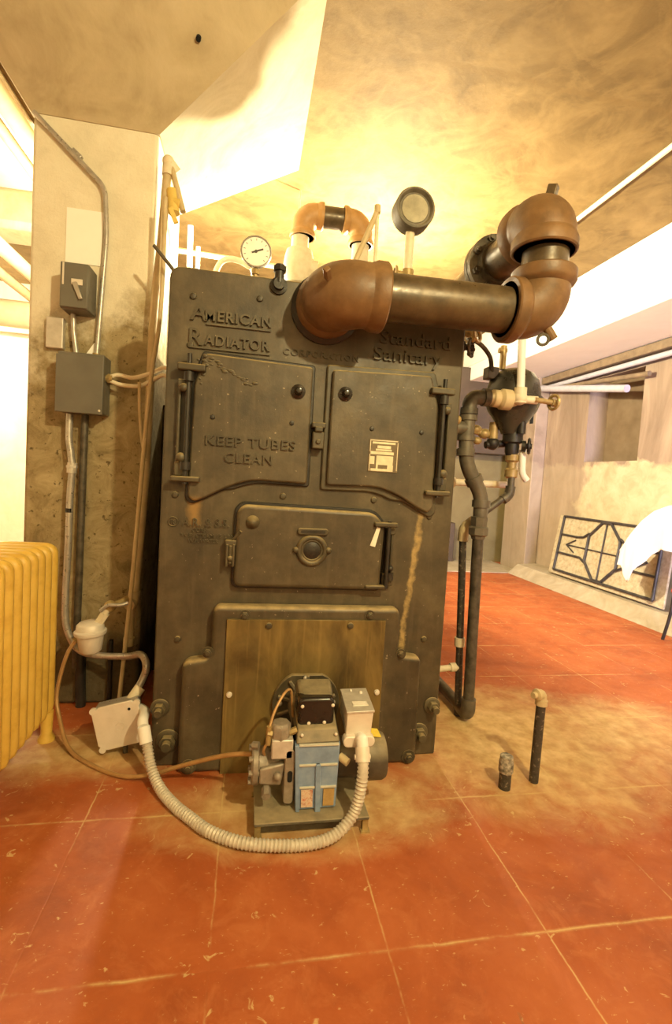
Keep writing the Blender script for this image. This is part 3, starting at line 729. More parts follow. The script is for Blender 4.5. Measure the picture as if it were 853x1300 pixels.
uc = thing('bent_conduit', (-.55, .54, 1.73), 'thin steel conduit bending down the column beside the paper notice', 'conduit')
obj('tube', MB().tube(fillet([(-.716, .545, 2.81), (-.400, .545, 2.525), (-.386, .545, 2.30), (-.414, .545, 1.722)], .045), .0115), 'conduit', uc)
obj('clip', MB().box((-.535, .555, 2.655), (.05, .025, .035), Matrix.Rotation(math.radians(40), 3, 'Y')), 'conduit', uc, .003)
obj('coupling', MB().cyl((-.4135, .545, 1.745), (-.415, .545, 1.72), .018), 'brass', uc)
tag(obj('short_conduit', MB().tube([(-.520, .535, 1.93), (-.517, .538, 1.84), (-.500, .54, 1.72)], .012), 'conduit'), 'short conduit joining the two grey boxes on the column', 'conduit')
tag(obj('paper_scrap', MB().hexa([(-.475, .56, 1.728), (-.44, .56, 1.728), (-.405, .56, 1.80), (-.43, .56, 1.80)], [(-.475, .567, 1.728), (-.44, .567, 1.728), (-.405, .567, 1.80), (-.43, .567, 1.80)]), 'paper'), 'white paper scrap stuck on the column above the large grey box', 'paper')

lc = thing('offset_conduit', (-.50, .52, 0), 'pale steel conduit dropping from the large grey box and sweeping toward the boiler', 'conduit')
lp = catmull([(-.515, .515, 1.446), (-.515, .515, 1.33), (-.505, .515, 1.26), (-.498, .515, 1.18), (-.503, .515, 1.05), (-.505, .515, .80), (-.508, .51, .58), (-.500, .50, .44), (-.460, .49, .34), (-.40, .47, .30), (-.30, .44, .295), (-.17, .33, .335), (-.10, .25, .372), (-.066, .2, .345), (-.075, .19, .29), (-.115, .15, .21)], 8)
obj('tube', MB().tube(lp, .016, 14), 'conduit', lc)
obj('coupling', MB().cyl((-.497, .515, 1.215), (-.500, .515, 1.165), .022).hexnut((-.4985, .515, 1.19), (0, 0, 1), .026, .012), 'zinc', lc)
obj('tape_band', MB().cyl((-.505, .515, .995), (-.505, .515, .975), .0168), 'black_gloss', lc)
obj('end_fitting', MB().cyl((-.083, .175, .255), (-.116, .145, .205), .024, n=16), 'cream_pipe', lc)
tag(obj('straight_conduit', MB().cyl((-.462, .54, .20), (-.455, .54, 1.45), .017), 'dull_iron'), 'dark conduit running straight down the column under the large grey box', 'conduit')
tag(obj('ground_pipe', MB().cyl((-.435, .545, 0), (-.445, .545, .36), .024), 'iron_dark'), 'stubby black pipe standing at the foot of the column', 'pipe')
tag(obj('foot_pipe', MB().cyl((-.30, .54, 0), (-.30, .54, .34), .011), 'iron_dark'), 'thin black pipe by the column foot behind the tilted junction box', 'pipe')

gp = thing('gas_pipe', (-.15, .5, .3), 'long tan pipe down the right edge of the column with a yellow valve', 'pipe')
obj('tube', MB().tube(catmull([(-.112, .50, 2.66), (-.128, .50, 2.3), (-.150, .50, 1.95), (-.160, .50, 1.2), (-.190, .50, .56)], 8), .020), 'tin', gp)
obj('top_elbow', MB().tube(fillet([(-.112, .50, 2.60), (-.111, .50, 2.665), (-.075, .52, 2.63)], .03), .026).ball((-.111, .50, 2.665), .028), 'cream_pipe', gp)
obj('branch', MB().cyl((-.10, .50, 2.655), (-.03, .47, 2.43), .013), 'tin', gp)
vb = obj('valve', MB().cyl((-.088, .49, 2.53), (-.072, .475, 2.42), .026).cyl((-.072, .475, 2.47), (-.045, .47, 2.465), .02), 'yellow_valve', gp)
obj('valve_handle', MB().box((-.072, .455, 2.40), (.022, .012, .075), Matrix.Rotation(math.radians(-25), 3, 'Y')), 'yellow_valve', vb, .003)
obj('lower_elbow', MB().tube(fillet([(-.190, .50, .60), (-.195, .50, .545), (-.205, .46, .54)], .03), .028).cyl((-.20, .49, .57), (-.205, .49, .34), .019), 'tin', gp)
obj('drip_cap', MB().cyl((-.205, .49, .37), (-.206, .49, .33), .026), 'tin', gp)

tag(obj('sensing_rod', MB().tube(catmull([(-.100, .40, 2.45), (-.098, .40, 2.1), (-.105, .39, 1.85), (-.135, .39, 1.556), (-.180, .39, .664), (-.222, .38, .0)], 8), .010), 'tin'), 'thin tan rod slanting from the column top to the floor behind the tilted box', 'rod')
for k_, (pts, lab) in enumerate(((
        [(-.34, .5, 1.632), (-.30, .5, 1.646), (-.23, .49, 1.638), (-.15, .48, 1.665), (-.08, .44, 1.69), (-.04, .42, 1.66)], 'upper of two cream cables leaving the side of the large grey box'),
        ([(-.34, .5, 1.616), (-.285, .49, 1.600), (-.20, .48, 1.600), (-.14, .47, 1.630), (-.08, .44, 1.655), (-.04, .42, 1.61)], 'lower of two cream cables leaving the side of the large grey box'))):
    tag(obj('cable', MB().tube(catmull(pts), .010), 'cable'), lab, 'cable', None)
tag(obj('copper_line', MB().tube(catmull([(-.195, .46, 1.615), (-.190, .46, 1.50), (-.175, .46, 1.35), (-.150, .45, 1.25)]), .008), 'tin'), 'short tan tube hanging from the cream cables by the column edge', 'tube')

# ================================================================ OIL FILTER, BOX, HOSE
ff = thing('oil_filter', (-.325, .3, .38), 'pale canister oil filter hanging beside the yellow radiator', 'filter')
obj('bowl', MB().lathe((-.325, .3, .365), (-.05, 0, 1), [(0, 0), (.036, .002), (.046, .012), (.058, .085)], 28), 'pale_plate', ff)
obj('cap', MB().lathe((-.329, .3, .450), (-.05, 0, 1), [(.066, 0), (.068, .008), (.068, .016), (.060, .022), (.056, .045), (.044, .056), (0, .062)], 28), 'pale_plate', ff)
obj('inlet', MB().cyl((-.300, .30, .49), (-.270, .30, .545), .021, n=6).cyl((-.275, .3, .535), (-.262, .3, .565), .015), 'cream_pipe', ff)
vv = obj('valve', MB().cyl((-.270, .31, .56), (-.19, .40, .59), .016).ball((-.252, .31, .575), .027), 'brass', ff)
obj('valve_handle', MB().tube(catmull([(-.285, .28, .562), (-.25, .27, .59), (-.20, .27, .592), (-.17, .28, .60)]), [.008] * 25), 'conduit', vv)
obj('outlet', MB().cyl((-.36, .29, .452), (-.388, .285, .425), .016, n=6), 'brass', ff)

tag(obj('fuel_line', MB().tube(catmull([(-.378, .29, .438), (-.420, .28, .355), (-.447, .26, .20), (-.421, .22, .108), (-.345, .12, .020), (-.21, .0, .009), (-.073, -.08, .012), (.046, -.105, .036), (.108, -.13, .069), (.198, -.17, .114), (.286, -.22, .161), (.35, -.26, .19), (.400, -.285, .203)], 8), .0085), 'copper'), 'thin copper fuel tube looping along the floor from filter to burner', 'tube')

jb = thing('tilted_junction_box', (-.14, .07, 0), 'square pale steel junction box tilted in front of the boiler corner', 'junction box')
rot = Matrix.Rotation(math.radians(-13), 3, 'Y')
cc = V((-.146, .10, .133))
bx = MB().box(cc + V((0, .03, 0)), (.172, .075, .172), rot)
obj('case', bx, 'conduit', jb, .008)
def rl(x, z, y): return cc + rot @ V((x, y, z))
o8 = [( -.062, -.094), (.062, -.094), (.094, -.080), (.094, .062), (.070, .094), (-.060, .094), (-.094, .070), (-.094, -.070)]
cv = obj('cover', MB().hexa([rl(x, z, -.018) for x, z in o8], [rl(x, z, -.008) for x, z in o8]), 'pale_plate', jb, .003)
for x, z in ((-.085, .082), (.085, -.085), (-.080, -.088), (.088, .078)):
    obj('cover_ear', MB().cyl(rl(x, z, -.019), rl(x, z, -.007), .014, n=14), 'pale_plate', cv)
obj('cover_hole', MB().cyl(rl(.055, .060, -.0195), rl(.055, .060, -.0185), .006, n=10), 'black_hole', cv)
obj('knockout', MB().torus(rl(.006, -.006, -.018), rot @ V((0, 1, 0)), .018, .0018, 20, 6), 'pale_plate', cv)
obj('connector', MB().tube(fillet([rl(.085, .03, .03), (-.036, .06, .20), (-.032, -.02, .205), (-.024, -.045, .19)], .03), .021).cyl((-.022, -.045, .192), (-.006, -.07, .138), .024), 'white_paint', jb)
obj('support_leg', MB().cyl((-.120, .11, .05), (-.120, .11, .0), .010), 'dull_iron', jb)

hp_ = catmull([(-.016, -.05, .186), (-.002, -.07, .133), (.026, -.12, .067), (.071, -.19, .030), (.133, -.275, .022), (.20, -.35, .021), (.27, -.42, .021), (.383, -.482, .021), (.534, -.507, .021), (.640, -.500, .024), (.705, -.485, .05), (.749, -.465, .095), (.766, -.46, .172), (.772, -.45, .235), (.773, -.42, .287)], 20)
# resample to even steps, ribs alternate in radius
ev = [hp_[0]]; acc = 0
for a, b_ in zip(hp_, hp_[1:]):
    d = (b_ - a).length; t = 0
    while acc + (d - t) >= .0065:
        t += .0065 - acc; acc = 0; ev.append(a + (b_ - a) * (t / d))
    acc += d - t
hose = thing('flexible_conduit', (.38, -.48, 0), 'ribbed grey flexible metal conduit curving across the floor to the burner', 'conduit')
obj('ribbed_hose', MB().tube(ev, [.0205 if i % 2 else .0165 for i in range(len(ev))], 14), 'hose', hose, 0, 2, 60)
obj('end_clamp', MB().cyl((.7725, -.442, .25), (.773, -.418, .29), .025).cyl((.745, -.43, .262), (.80, -.43, .262), .009), 'pale_plate', hose)

# ================================================================ RADIATOR
rad = thing('radiator', (-.55, -.03, 0), 'mustard yellow cast iron column radiator at the left edge', 'radiator')
NS = 9
def rad_section(y):
    mb = MB()
    x0, x1 = -.70, -.452
    mb.prism(round_poly([(x0, .115), (x1, .115), (x1, .862), (x0, .862)], [.05, .05, .045, .045], 6), y - .012, y + .012)
    for i in range(4):
        x = x1 - .024 - i * (x1 - x0 - .048) / 3
        mb.tube([(x, y, .125), (x, y, .16), (x, y, .80), (x, y, .838)], [.018, .0275, .0275, .020], 14)
    mb.tube(fillet([(x0 + .012, y, .78), (x0 + .012, y, .846), (x1 - .020, y, .846), (x1 - .020, y, .78)], .045), .0235, 12)
    mb.tube(fillet([(x0 + .02, y, .19), (x0 + .02, y, .128), (x1 - .022, y, .128), (x1 - .022, y, .19)], .04), .024, 12)
    for z in (.20, .80): mb.cyl((x0 + .1, y - .034, z), (x0 + .1, y + .034, z), .035)
    return mb
for i in range(NS):
    y = .232 - i * .0665
    sc = obj('section', rad_section(y), 'yellow_rad', rad)
for y in (.232, .232 - (NS - 1) * .0665):
    for x in (-.475, -.678):
        obj('foot', MB().lathe((x, y, .0), (0, 0, 1), [(.034, 0), (.034, .012), (.022, .03), (.026, .13)], 16), 'yellow_rad', rad)

# ================================================================ OIL BURNER
bn = thing('oil_burner', (.61, -.33, 0), 'blue and black oil burner on a low stand in front of the boiler', 'burner')
bp = obj('base_plate', MB().span(.412, .806, -.452, -.20, .048, .060), 'dusty_grey', bn, .003)
obj('skirt_board', MB().span(.428, .74, -.42, -.40, .006, .048), 'dusty_grey', bn)
for x, y in ((.425, -.44), (.795, -.44), (.425, -.215), (.795, -.215)):
    obj('leg', MB().span(x - .010, x + .010, y - .004, y + .004, 0, .05).span(x + (.008 if x < .6 else -.008) - .002, x + (.008 if x < .6 else -.008) + .002, y, y + .016, 0, .05).span(x - .016, x + .016, y - .012, y + .012, 0, .006), 'brass', bn)
# scroll housing
hs = MB().lathe((.552, -.265, .19), (1, 0, 0), [(.10, 0), (.125, .01), (.125, .135), (.10, .145)], 32)
hs.span(.552, .697, -.372, -.20, .062, .30)
obj('blower_housing', hs, 'dusty_grey', bn, .006)
# blue front, slightly battered, with pale ridges
bl = obj('front_cover', MB().hexa([(.560, -.40, .062), (.694, -.40, .066), (.702, -.36, .066), (.552, -.36, .062)], [(.548, -.388, .287), (.700, -.388, .290), (.706, -.35, .290), (.542, -.35, .287)]), 'blue', bn, .004)
for z, t in ((.288, 1), (.218, .70), (.140, .36)):
    x0 = .560 - .012 * t; x1 = .694 + .006 * t
    obj('ridge', MB().span(x0 + .008, x1 - .004, -.404 + .010 * t, -.380, z - .003, z + .004), 'blue_ridge', bl, .001)
obj('side_rail', MB().hexa([(.553, -.408, .060), (.567, -.408, .060), (.567, -.37, .060), (.553, -.37, .060)], [(.541, -.396, .29), (.555, -.396, .29), (.555, -.36, .29), (.541, -.36, .29)]), 'blue', bl, .002)
obj('center_rib', MB().hexa([(.620, -.412, .052), (.640, -.412, .052), (.640, -.39, .052), (.620, -.39, .052)], [(.616, -.400, .222), (.634, -.400, .222), (.634, -.385, .222), (.616, -.385, .222)]), 'blue', bl, .003)
obj('label', MB().hexa([(.572, -.4045, .074), (.612, -.4045, .074), (.612, -.400, .074), (.572, -.400, .074)], [(.570, -.402, .134), (.610, -.402, .134), (.610, -.398, .134), (.570, -.398, .134)]), 'sticker_red', bl)
obj('label', MB().hexa([(.648, -.4045, .076), (.686, -.4045, .076), (.686, -.400, .076), (.648, -.400, .076)], [(.648, -.402, .134), (.687, -.402, .134), (.687, -.398, .134), (.648, -.398, .134)]), 'sticker_tan', bl)
tp = obj('top_cover', MB().hexa([(.545, -.388, .290), (.702, -.388, .293), (.705, -.20, .30), (.545, -.20, .30)], [(.552, -.360, .330), (.690, -.360, .333), (.700, -.20, .36), (.552, -.20, .36)]), 'dusty_grey', bn, .006)
for x in (.565, .685): obj('screw', MB().ball((x, -.378, .318), .006), 'pale_plate', tp)
# ignition transformer
tr = obj('transformer', MB().prism(round_rect(.553, .683, .326, .430, .02), -.338, -.205), 'black_gloss', bn, .010, 3)
obj('transformer_lid', MB().hexa([(.550, -.340, .394), (.686, -.340, .396), (.696, -.19, .412), (.546, -.19, .412)], [(.566, -.315, .428), (.672, -.315, .430), (.684, -.20, .446), (.558, -.20, .446)]), 'dusty_black', tr, .010)
for x, z in ((.592, .340), (.648, .342), (.566, .402), (.676, .404)): obj('screw', MB().ball((x, -.340, z), .0065, (1, .6, 1)), 'pale_plate', tr)
# air tube, flange
fo = []
for i in range(40):
    a = 2 * PI * i / 40; r = .138
    fo.append((.613 + r * math.cos(a), min(.292 + r * math.sin(a), .292 + .122)))
bf = obj('mounting_flange', MB().prism(fo, -.096, -.074), 'iron', bn, .003)
for i in range(10):
    a = 2 * PI * (i + .5) / 10
    c_ = V((.613 + .095 * math.cos(a), -.102, .292 + .095 * math.sin(a)))
    obj('flange_rib', MB().box(c_, (.055, .016, .012), Matrix.Rotation(-a, 3, 'Y')), 'dusty_grey', bf, .003)
for x, z in ((.606, .402), (.505, .300), (.722, .300)): obj('flange_bolt', MB().ball((x, -.100, z), .011, (1, .7, 1)), 'zinc', bf)
obj('air_tube', MB().lathe((.613, -.07, .292), (0, -1, 0), [(.085, 0), (.075, .03), (.070, .16)], 32), 'dusty_grey', bn)
# motor, right
mo = obj('motor', MB().lathe((.697, -.30, .190), (1, 0, 0), [(.060, 0), (.070, .02), (.072, .075), (.082, .085), (.084, .10), (.084, .175), (.078, .188), (.045, .192), (0, .192)], 36), 'dusty_black', bn)
obj('motor_label', MB().box((.842, -.300, .277), (.05, .055, .004), Matrix.Rotation(math.radians(8), 3, 'Y')), 'sticker_yellow', mo)
obj('motor_cap', MB().cyl((.705, -.375, .235), (.73, -.40, .225), .014), 'tin', mo)
# control box on the motor
cb = obj('control_box', MB().hexa([(.722, -.370, .306), (.815, -.368, .308), (.828, -.20, .308), (.735, -.20, .306)], [(.722, -.382, .395), (.817, -.380, .397), (.828, -.205, .40), (.730, -.205, .398)]), 'pale_plate', bn, .003)
obj('control_lid', MB().hexa([(.718, -.386, .393), (.820, -.384, .395), (.831, -.203, .397), (.727, -.203, .395)], [(.718, -.386, .401), (.820, -.384, .403), (.831, -.203, .405), (.727, -.203, .403)]), 'zinc', cb, .002)
obj('lid_label', MB().span(.750, .805, -.345, -.315, .402, .4055), 'tag_white', cb)
obj('lid_screw', MB().ball((.80, -.245, .405), .007), 'pale_plate', cb)
obj('lid_screw', MB().ball((.765, -.225, .405), .006), 'pale_plate', cb)
obj('outlet_plate', MB().prism(round_rect(.712, .826, .272, .312, .018), -.390, -.355), 'pale_plate', cb, .004)
obj('conduit_elbow', MB().tube(fillet([(.772, -.375, .300), (.773, -.415, .315), (.773, -.425, .275)], .025), .021).ball((.773, -.41, .312), .021), 'white_paint', cb)
# fuel pump, left
pu = obj('fuel_pump', MB().lathe((.398, -.315, .185), (1, 0, 0), [(.062, 0), (.068, .006), (.068, .022), (.058, .026), (.056, .055), (.048, .065), (.040, .10), (.030, .16)], 28), 'pump_alloy', bn)
for i in range(8):
    a = 2 * PI * i / 8
    obj('pump_bolt', MB().cyl((.388, -.315 + .056 * math.cos(a), .185 + .056 * math.sin(a)), (.424, -.315 + .056 * math.cos(a), .185 + .056 * math.sin(a)), .010, n=8), 'pump_alloy', pu)
obj('pump_arm', MB().hexa([(.425, -.385, .150), (.50, -.372, .135), (.50, -.345, .135), (.425, -.35, .15)], [(.425, -.385, .205), (.515, -.372, .215), (.515, -.345, .215), (.425, -.35, .205)]), 'pump_alloy', pu, .006)
obj('pump_plug', MB().cyl((.450, -.370, .128), (.450, -.405, .120), .016, n=6), 'pump_alloy', pu)
obj('pump_plug', MB().ball((.487, -.385, .178), .014), 'pump_alloy', pu)
obj('pump_plug', MB().cyl((.398, -.33, .262), (.420, -.34, .265), .013, n=6), 'pump_alloy', pu)
obj('coupling_bracket', MB().prism(round_rect(.510, .546, .075, .27, .014), -.385, -.30), 'pump_alloy', bn, .004)
obj('bracket_opening', MB().prism(round_rect(.521, .538, .155, .195, .008), -.387, -.380), 'black_hole', bn)
# solenoid valve
so = obj('solenoid_valve', MB().span(.462, .536, -.385, -.32, .238, .305), 'zinc', bn, .004)
obj('valve_coil', MB().lathe((.492, -.35, .30), (0, 0, 1), [(.036, 0), (.036, .045), (.030, .055), (0, .056)], 8), 'pump_alloy', so, .003)
obj('valve_fitting', MB().cyl((.445, -.36, .322), (.462, -.36, .318), .014, n=6).cyl((.452, -.36, .345), (.450, -.36, .28), .010), 'brass', so)
obj('valve_fitting', MB().cyl((.518, -.35, .312), (.55, -.35, .325), .012, n=6), 'brass', so)
obj('nozzle_tube', MB().tube(catmull([(.452, -.36, .34), (.470, -.33, .385), (.505, -.29, .43), (.530, -.26, .425), (.540, -.25, .36), (.545, -.25, .32)]), .005), 'copper', bn)
obj('pump_tube', MB().tube(catmull([(.450, -.36, .29), (.436, -.36, .26), (.440, -.345, .235), (.445, -.335, .22)]), .005), 'copper', bn)

# ================================================================ RIGHT-HAND PIPING
eq = thing('return_pipe', (1.51, .26, 0), 'thick dark return pipe with offset elbows standing beside the boiler', 'pipe')
PY_ = .26
path = [(1.502, PY_, .065), (1.490, PY_, .50), (1.484, PY_, 1.06)]
obj('lower_pipe', MB().cyl((1.505, PY_, .07), (1.486, PY_, 1.04), .028, n=20), 'dull_iron', eq)
obj('foot_elbow', MB().tube(fillet([(1.505, PY_, .13), (1.506, PY_, .044), (1.506, PY_ + .10, .044)], .05), .036, 20), 'steel_pipe', eq)
obj('foot_pipe', MB().cyl((1.506, PY_ + .06, .044), (1.506, 1.2, .044), .030, n=18), 'steel_pipe', eq)
obj('union', MB().lathe((1.486, PY_, 1.0), (0, 0, 1), [(.034, -.045), (.038, -.03), (.050, -.022), (.050, .012), (.040, .020), (.043, .05), (.043, .066), (.031, .07)], 8), 'steel_pipe', eq)
obj('offset_elbow', MB().tube(fillet([(1.490, PY_, 1.06), (1.490, PY_, 1.17), (1.392, PY_, 1.33), (1.385, PY_, 1.45)], .09), .036, 20)
    .cyl((1.49, PY_, 1.115), (1.49, PY_, 1.15), .045).cyl((1.386, PY_, 1.365), (1.386, PY_, 1.40), .045).cyl((1.452, PY_, 1.232), (1.434, PY_, 1.262), .044), 'steel_pipe', eq)
obj('tee', MB().cyl((1.384, PY_, 1.44), (1.387, PY_, 1.56), .036).cyl((1.384, PY_, 1.44), (1.384, PY_, 1.465), .044).cyl((1.387, PY_, 1.54), (1.387, PY_, 1.565), .044).cyl((1.385, PY_, 1.50), (1.31, PY_, 1.50), .035).cyl((1.325, PY_, 1.50), (1.30, PY_, 1.50), .043), 'steel_pipe', eq)
obj('upper_pipe', MB().cyl((1.386, PY_, 1.40), (1.389, PY_, 1.63), .028), 'steel_pipe', eq)
obj('top_elbow', MB().tube(fillet([(1.388, PY_, 1.565), (1.389, PY_, 1.655), (1.49, PY_, 1.66)], .06), .036, 20).cyl((1.388, PY_, 1.57), (1.388, PY_, 1.60), .044).cyl((1.455, PY_, 1.659), (1.485, PY_, 1.66), .044), 'dull_iron', eq)
obj('coupling', MB().lathe((1.485, PY_, 1.66), (1, 0, -.02), [(.030, 0), (.034, .015), (.044, .022), (.044, .05), (.034, .056), (.052, .07), (.052, .115), (.036, .125), (.03, .16)], 16), 'tin', eq)

bw = thing('low_water_cutoff', (1.672, .36, 1.4), 'round dark float bowl hanging in the pipes right of the boiler', 'low water cutoff')
obj('bowl', MB().lathe((1.672, .36, 1.50), (0, 0, 1), [(.045, 0), (.06, .03), (.122, .12), (.138, .165), (.148, .168), (.148, .19), (.138, .193), (.136, .225), (.124, .275), (.098, .312), (.06, .333), (0, .34)], 36), 'bowl_black', bw)
obj('bottom_neck', MB().lathe((1.690, .36, 1.39), (0, 0, 1), [(.03, 0), (.036, .02), (.036, .06), (.052, .07), (.052, .12)], 20), 'iron_dark', bw)
obj('switch_box', MB().span(1.515, 1.575, .34, .40, 1.775, 1.835), 'dusty_grey', bw, .004)
obj('side_valve', MB().cyl((1.70, .2, 1.66), (1.80, .2, 1.655), .013).cyl((1.79, .2, 1.655), (1.82, .2, 1.653), .02, n=8).torus((1.80, .195, 1.655), (1, .2, 0), .034, .008, 18, 6), 'brass', bw)
obj('cross_fitting', MB().ball((1.632, .22, 1.665), .035).cyl((1.60, .24, 1.662), (1.72, .21, 1.660), .020).cyl((1.632, .22, 1.64), (1.632, .22, 1.715), .030), 'cream_pipe', bw)
obj('overflow_pipe', MB().cyl((1.632, .22, 1.69), (1.618, .22, 1.96), .019), 'white_paint', bw)
obj('vent_cock', MB().cyl((1.60, .36, 1.83), (1.60, .36, 1.95), .016).cyl((1.575, .36, 1.925), (1.615, .36, 1.925), .014), 'brass', bw)
obj('blowdown_valve', MB().cyl((1.70, .30, 1.50), (1.70, .30, 1.56), .022).lathe((1.72, .32, 1.44), (1, -.6, 0), [(.03, 0), (.03, .02), (.014, .025), (.014, .05)], 12).torus((1.745, .29, 1.44), (1, -.7, 0), .036, .008, 18, 6), 'iron_dark', bw)
obj('blowdown_body', MB().lathe((1.697, .36, 1.27), (0, 0, 1), [(.022, 0), (.034, .01), (.034, .045), (.024, .055), (.024, .085), (.036, .095), (.036, .125), (.026, .13)], 10), 'brass', bw)
obj('white_lever', MB().tube(catmull([(1.735, .33, 1.42), (1.732, .32, 1.37), (1.738, .32, 1.30), (1.765, .32, 1.265)]), .017), 'white_paint', bw)
gv = MB()
for dx, dz, r in ((-.10, -.10, .026), (-.05, -.12, .03), (-.09, -.16, .022)): gv.ball((1.57 + dx + .04, .42, 1.62 + dz), r, (1.2, 1, .9))
gv.cyl((1.40, .42, 1.52), (1.62, .42, 1.50), .018).cyl((1.60, .40, 1.47), (1.60, .40, 1.56), .024)
obj('gauge_cock', gv, 'brass', bw)
obj('lower_cock', MB().ball((1.60, .40, 1.45), .035).cyl((1.56, .40, 1.44), (1.67, .40, 1.455), .02), 'iron_dark', bw)

dp = thing('drain_pipe', (1.495, .345, 0), 'thin mottled drain pipe angling down beside the thick return pipe', 'pipe')
obj('upper_drop', MB().cyl((1.696, .35, 1.28), (1.695, .35, 1.20), .018), 'dull_iron', dp)
obj('upper_elbow', MB().tube(fillet([(1.695, .35, 1.23), (1.692, .35, 1.185), (1.655, .35, 1.155)], .03), .026), 'dull_iron', dp)
obj('sloping_pipe', MB().cyl((1.68, .35, 1.18), (1.46, .35, 1.012), .018), 'dull_iron', dp)
obj('lower_elbow', MB().tube(fillet([(1.50, .35, 1.04), (1.450, .35, 1.000), (1.449, .35, .93)], .03), .027), 'tin', dp)
obj('standing_pipe', MB().cyl((1.449, .35, .95), (1.492, .345, .0), .019), 'flecked', dp)
obj('coupling', MB().cyl((1.471, .345, .42), (1.473, .345, .375), .027), 'cream_pipe', dp)
obj('branch', MB().cyl((1.478, .345, .262), (1.30, .345, .245), .016).cyl((1.46, .345, .262), (1.43, .345, .259), .023), 'cream_pipe', dp)
tag(obj('cross_pipe', MB().cyl((1.36, .48, 1.233), (1.74, .48, 1.236), .018).lathe((1.36, .48, 1.233), (1, 0, 0), [(.03, 0), (.036, .02), (.036, .06), (.028, .075)], 16), 'cream_pipe'), 'short cream pipe crossing level behind the thick return pipe', 'pipe')
tag(obj('switch_cable', MB().tube(catmull([(1.345, .25, 1.935), (1.42, .26, 1.915), (1.49, .29, 1.87), (1.53, .34, 1.825), (1.545, .36, 1.79)]), .011), 'dull_iron'), 'dark curved cable from the boiler corner to the float bowl', 'cable')
def hand_wheel(c, label, r=.036):
    t = thing('gauge_valve', (c[0] - .04, c[1], c[2]), label, 'valve')
    obj('valve_stem', MB().cyl((1.225, c[1], c[2]), (c[0] + .012, c[1], c[2]), .014).hexnut((1.235, c[1], c[2]), (1, 0, 0), .026, .03), 'iron_dark', t)
    wm = MB().torus(c, (1, -.9, 0), r, .007, 24, 7)
    d, u, v = basis((1, -.9, 0))
    for i in range(4):
        a = PI * i / 4; e = u * math.cos(a) + v * math.sin(a)
        wm.cyl(V(c) - e * r, V(c) + e * r, .004, n=6)
    for i in range(6):
        a = 2 * PI * i / 6; wm.ball(V(c) + (u * math.cos(a) + v * math.sin(a)) * r, .011, n=8)
    obj('hand_wheel', wm, 'dull_iron', t)
hand_wheel((1.300, .10, 1.845), 'small iron hand wheel on the boiler right edge below the brass one')
t = thing('brass_valve', (1.28, .14, 1.92), 'bright brass gauge cock at the upper right corner of the boiler', 'valve')
obj('valve_body', MB().cyl((1.225, .14, 1.925), (1.30, .14, 1.925), .020).ball((1.305, .14, 1.93), .028), 'brass', t)
obj('valve_wheel', MB().torus((1.325, .10, 1.905), (.7, -1, .2), .030, .009, 20, 6).ball((1.318, .09, 1.96), .018, n=10).ball((1.30, .09, 1.88), .014, n=10), 'brass', t)
tag(obj('side_cock', MB().cyl((1.23, .2, 1.53), (1.30, .2, 1.53), .016).ball((1.30, .2, 1.53), .024, n=12), 'brass'), 'brass nub poking from the boiler side near the pipe tee', 'valve')

# floor stubs
s1 = thing('pipe_stub', (1.425, -.257, 0), 'short black pipe stub with a pale worn band on the floor', 'pipe')
obj('tube', MB().cyl((1.425, -.257, 0), (1.425, -.257, .125), .024), 'flecked', s1)
obj('coupling', MB().lathe((1.425, -.257, .068), (0, 0, 1), [(.027, 0), (.029, .004), (.029, .044), (.026, .05), (.026, .066), (.020, .07)], 20), 'worn_band', s1)
s2 = thing('standpipe', (1.574, -.228, 0), 'taller thin black floor pipe topped with a pale elbow', 'pipe')
obj('tube', MB().cyl((1.574, -.228, 0), (1.579, -.228, .35), .019), 'flecked', s2)
obj('top_elbow', MB().cyl((1.579, -.228, .330), (1.579, -.228, .352), .025).tube(fillet([(1.579, -.228, .335), (1.579, -.228, .376), (1.550, -.238, .378)], .025), .0205).lathe((1.556, -.236, .378), (-1, -.3, 0), [(.024, 0), (.024, .010), (.013, .014), (.013, .03)], 12), 'tin', s2)

# ================================================================ RIGHT SIDE OF THE ROOM
tag(obj('ceiling_conduit', MB().cyl((2.80, -3.5, 3.38), (2.80, 5.2, 3.38), .018), 'cream_pipe'), 'straight pale pipe running under the ceiling at the right', 'pipe')
tag(obj('wall_pipe', MB().cyl((4.30, 5.2, 2.78), (4.335, 2.72, 2.375), .042), 'lav_pipe'), 'pale painted pipe sloping along the far right wall', 'pipe')
tag(obj('wall_pipe', MB().cyl((4.36, 4.3, 2.62), (4.40, 2.5, 2.50), .028), 'wood_strip'), 'dark thin pipe under the pale sloping pipe on the right wall', 'pipe')
tag(obj('ledger_strip', MB().span(4.34, 4.44, -1.0, 4.34, 2.70, 2.79), 'wood_strip', None, .006), 'dark strip along the wall just under the white beam', 'strip')
tag(obj('edge_pipe', MB().cyl((4.40, -1.0, 2.655), (4.40, 4.3, 2.655), .030), 'lav_pipe'), 'pale pipe under the dark strip below the white beam', 'pipe')

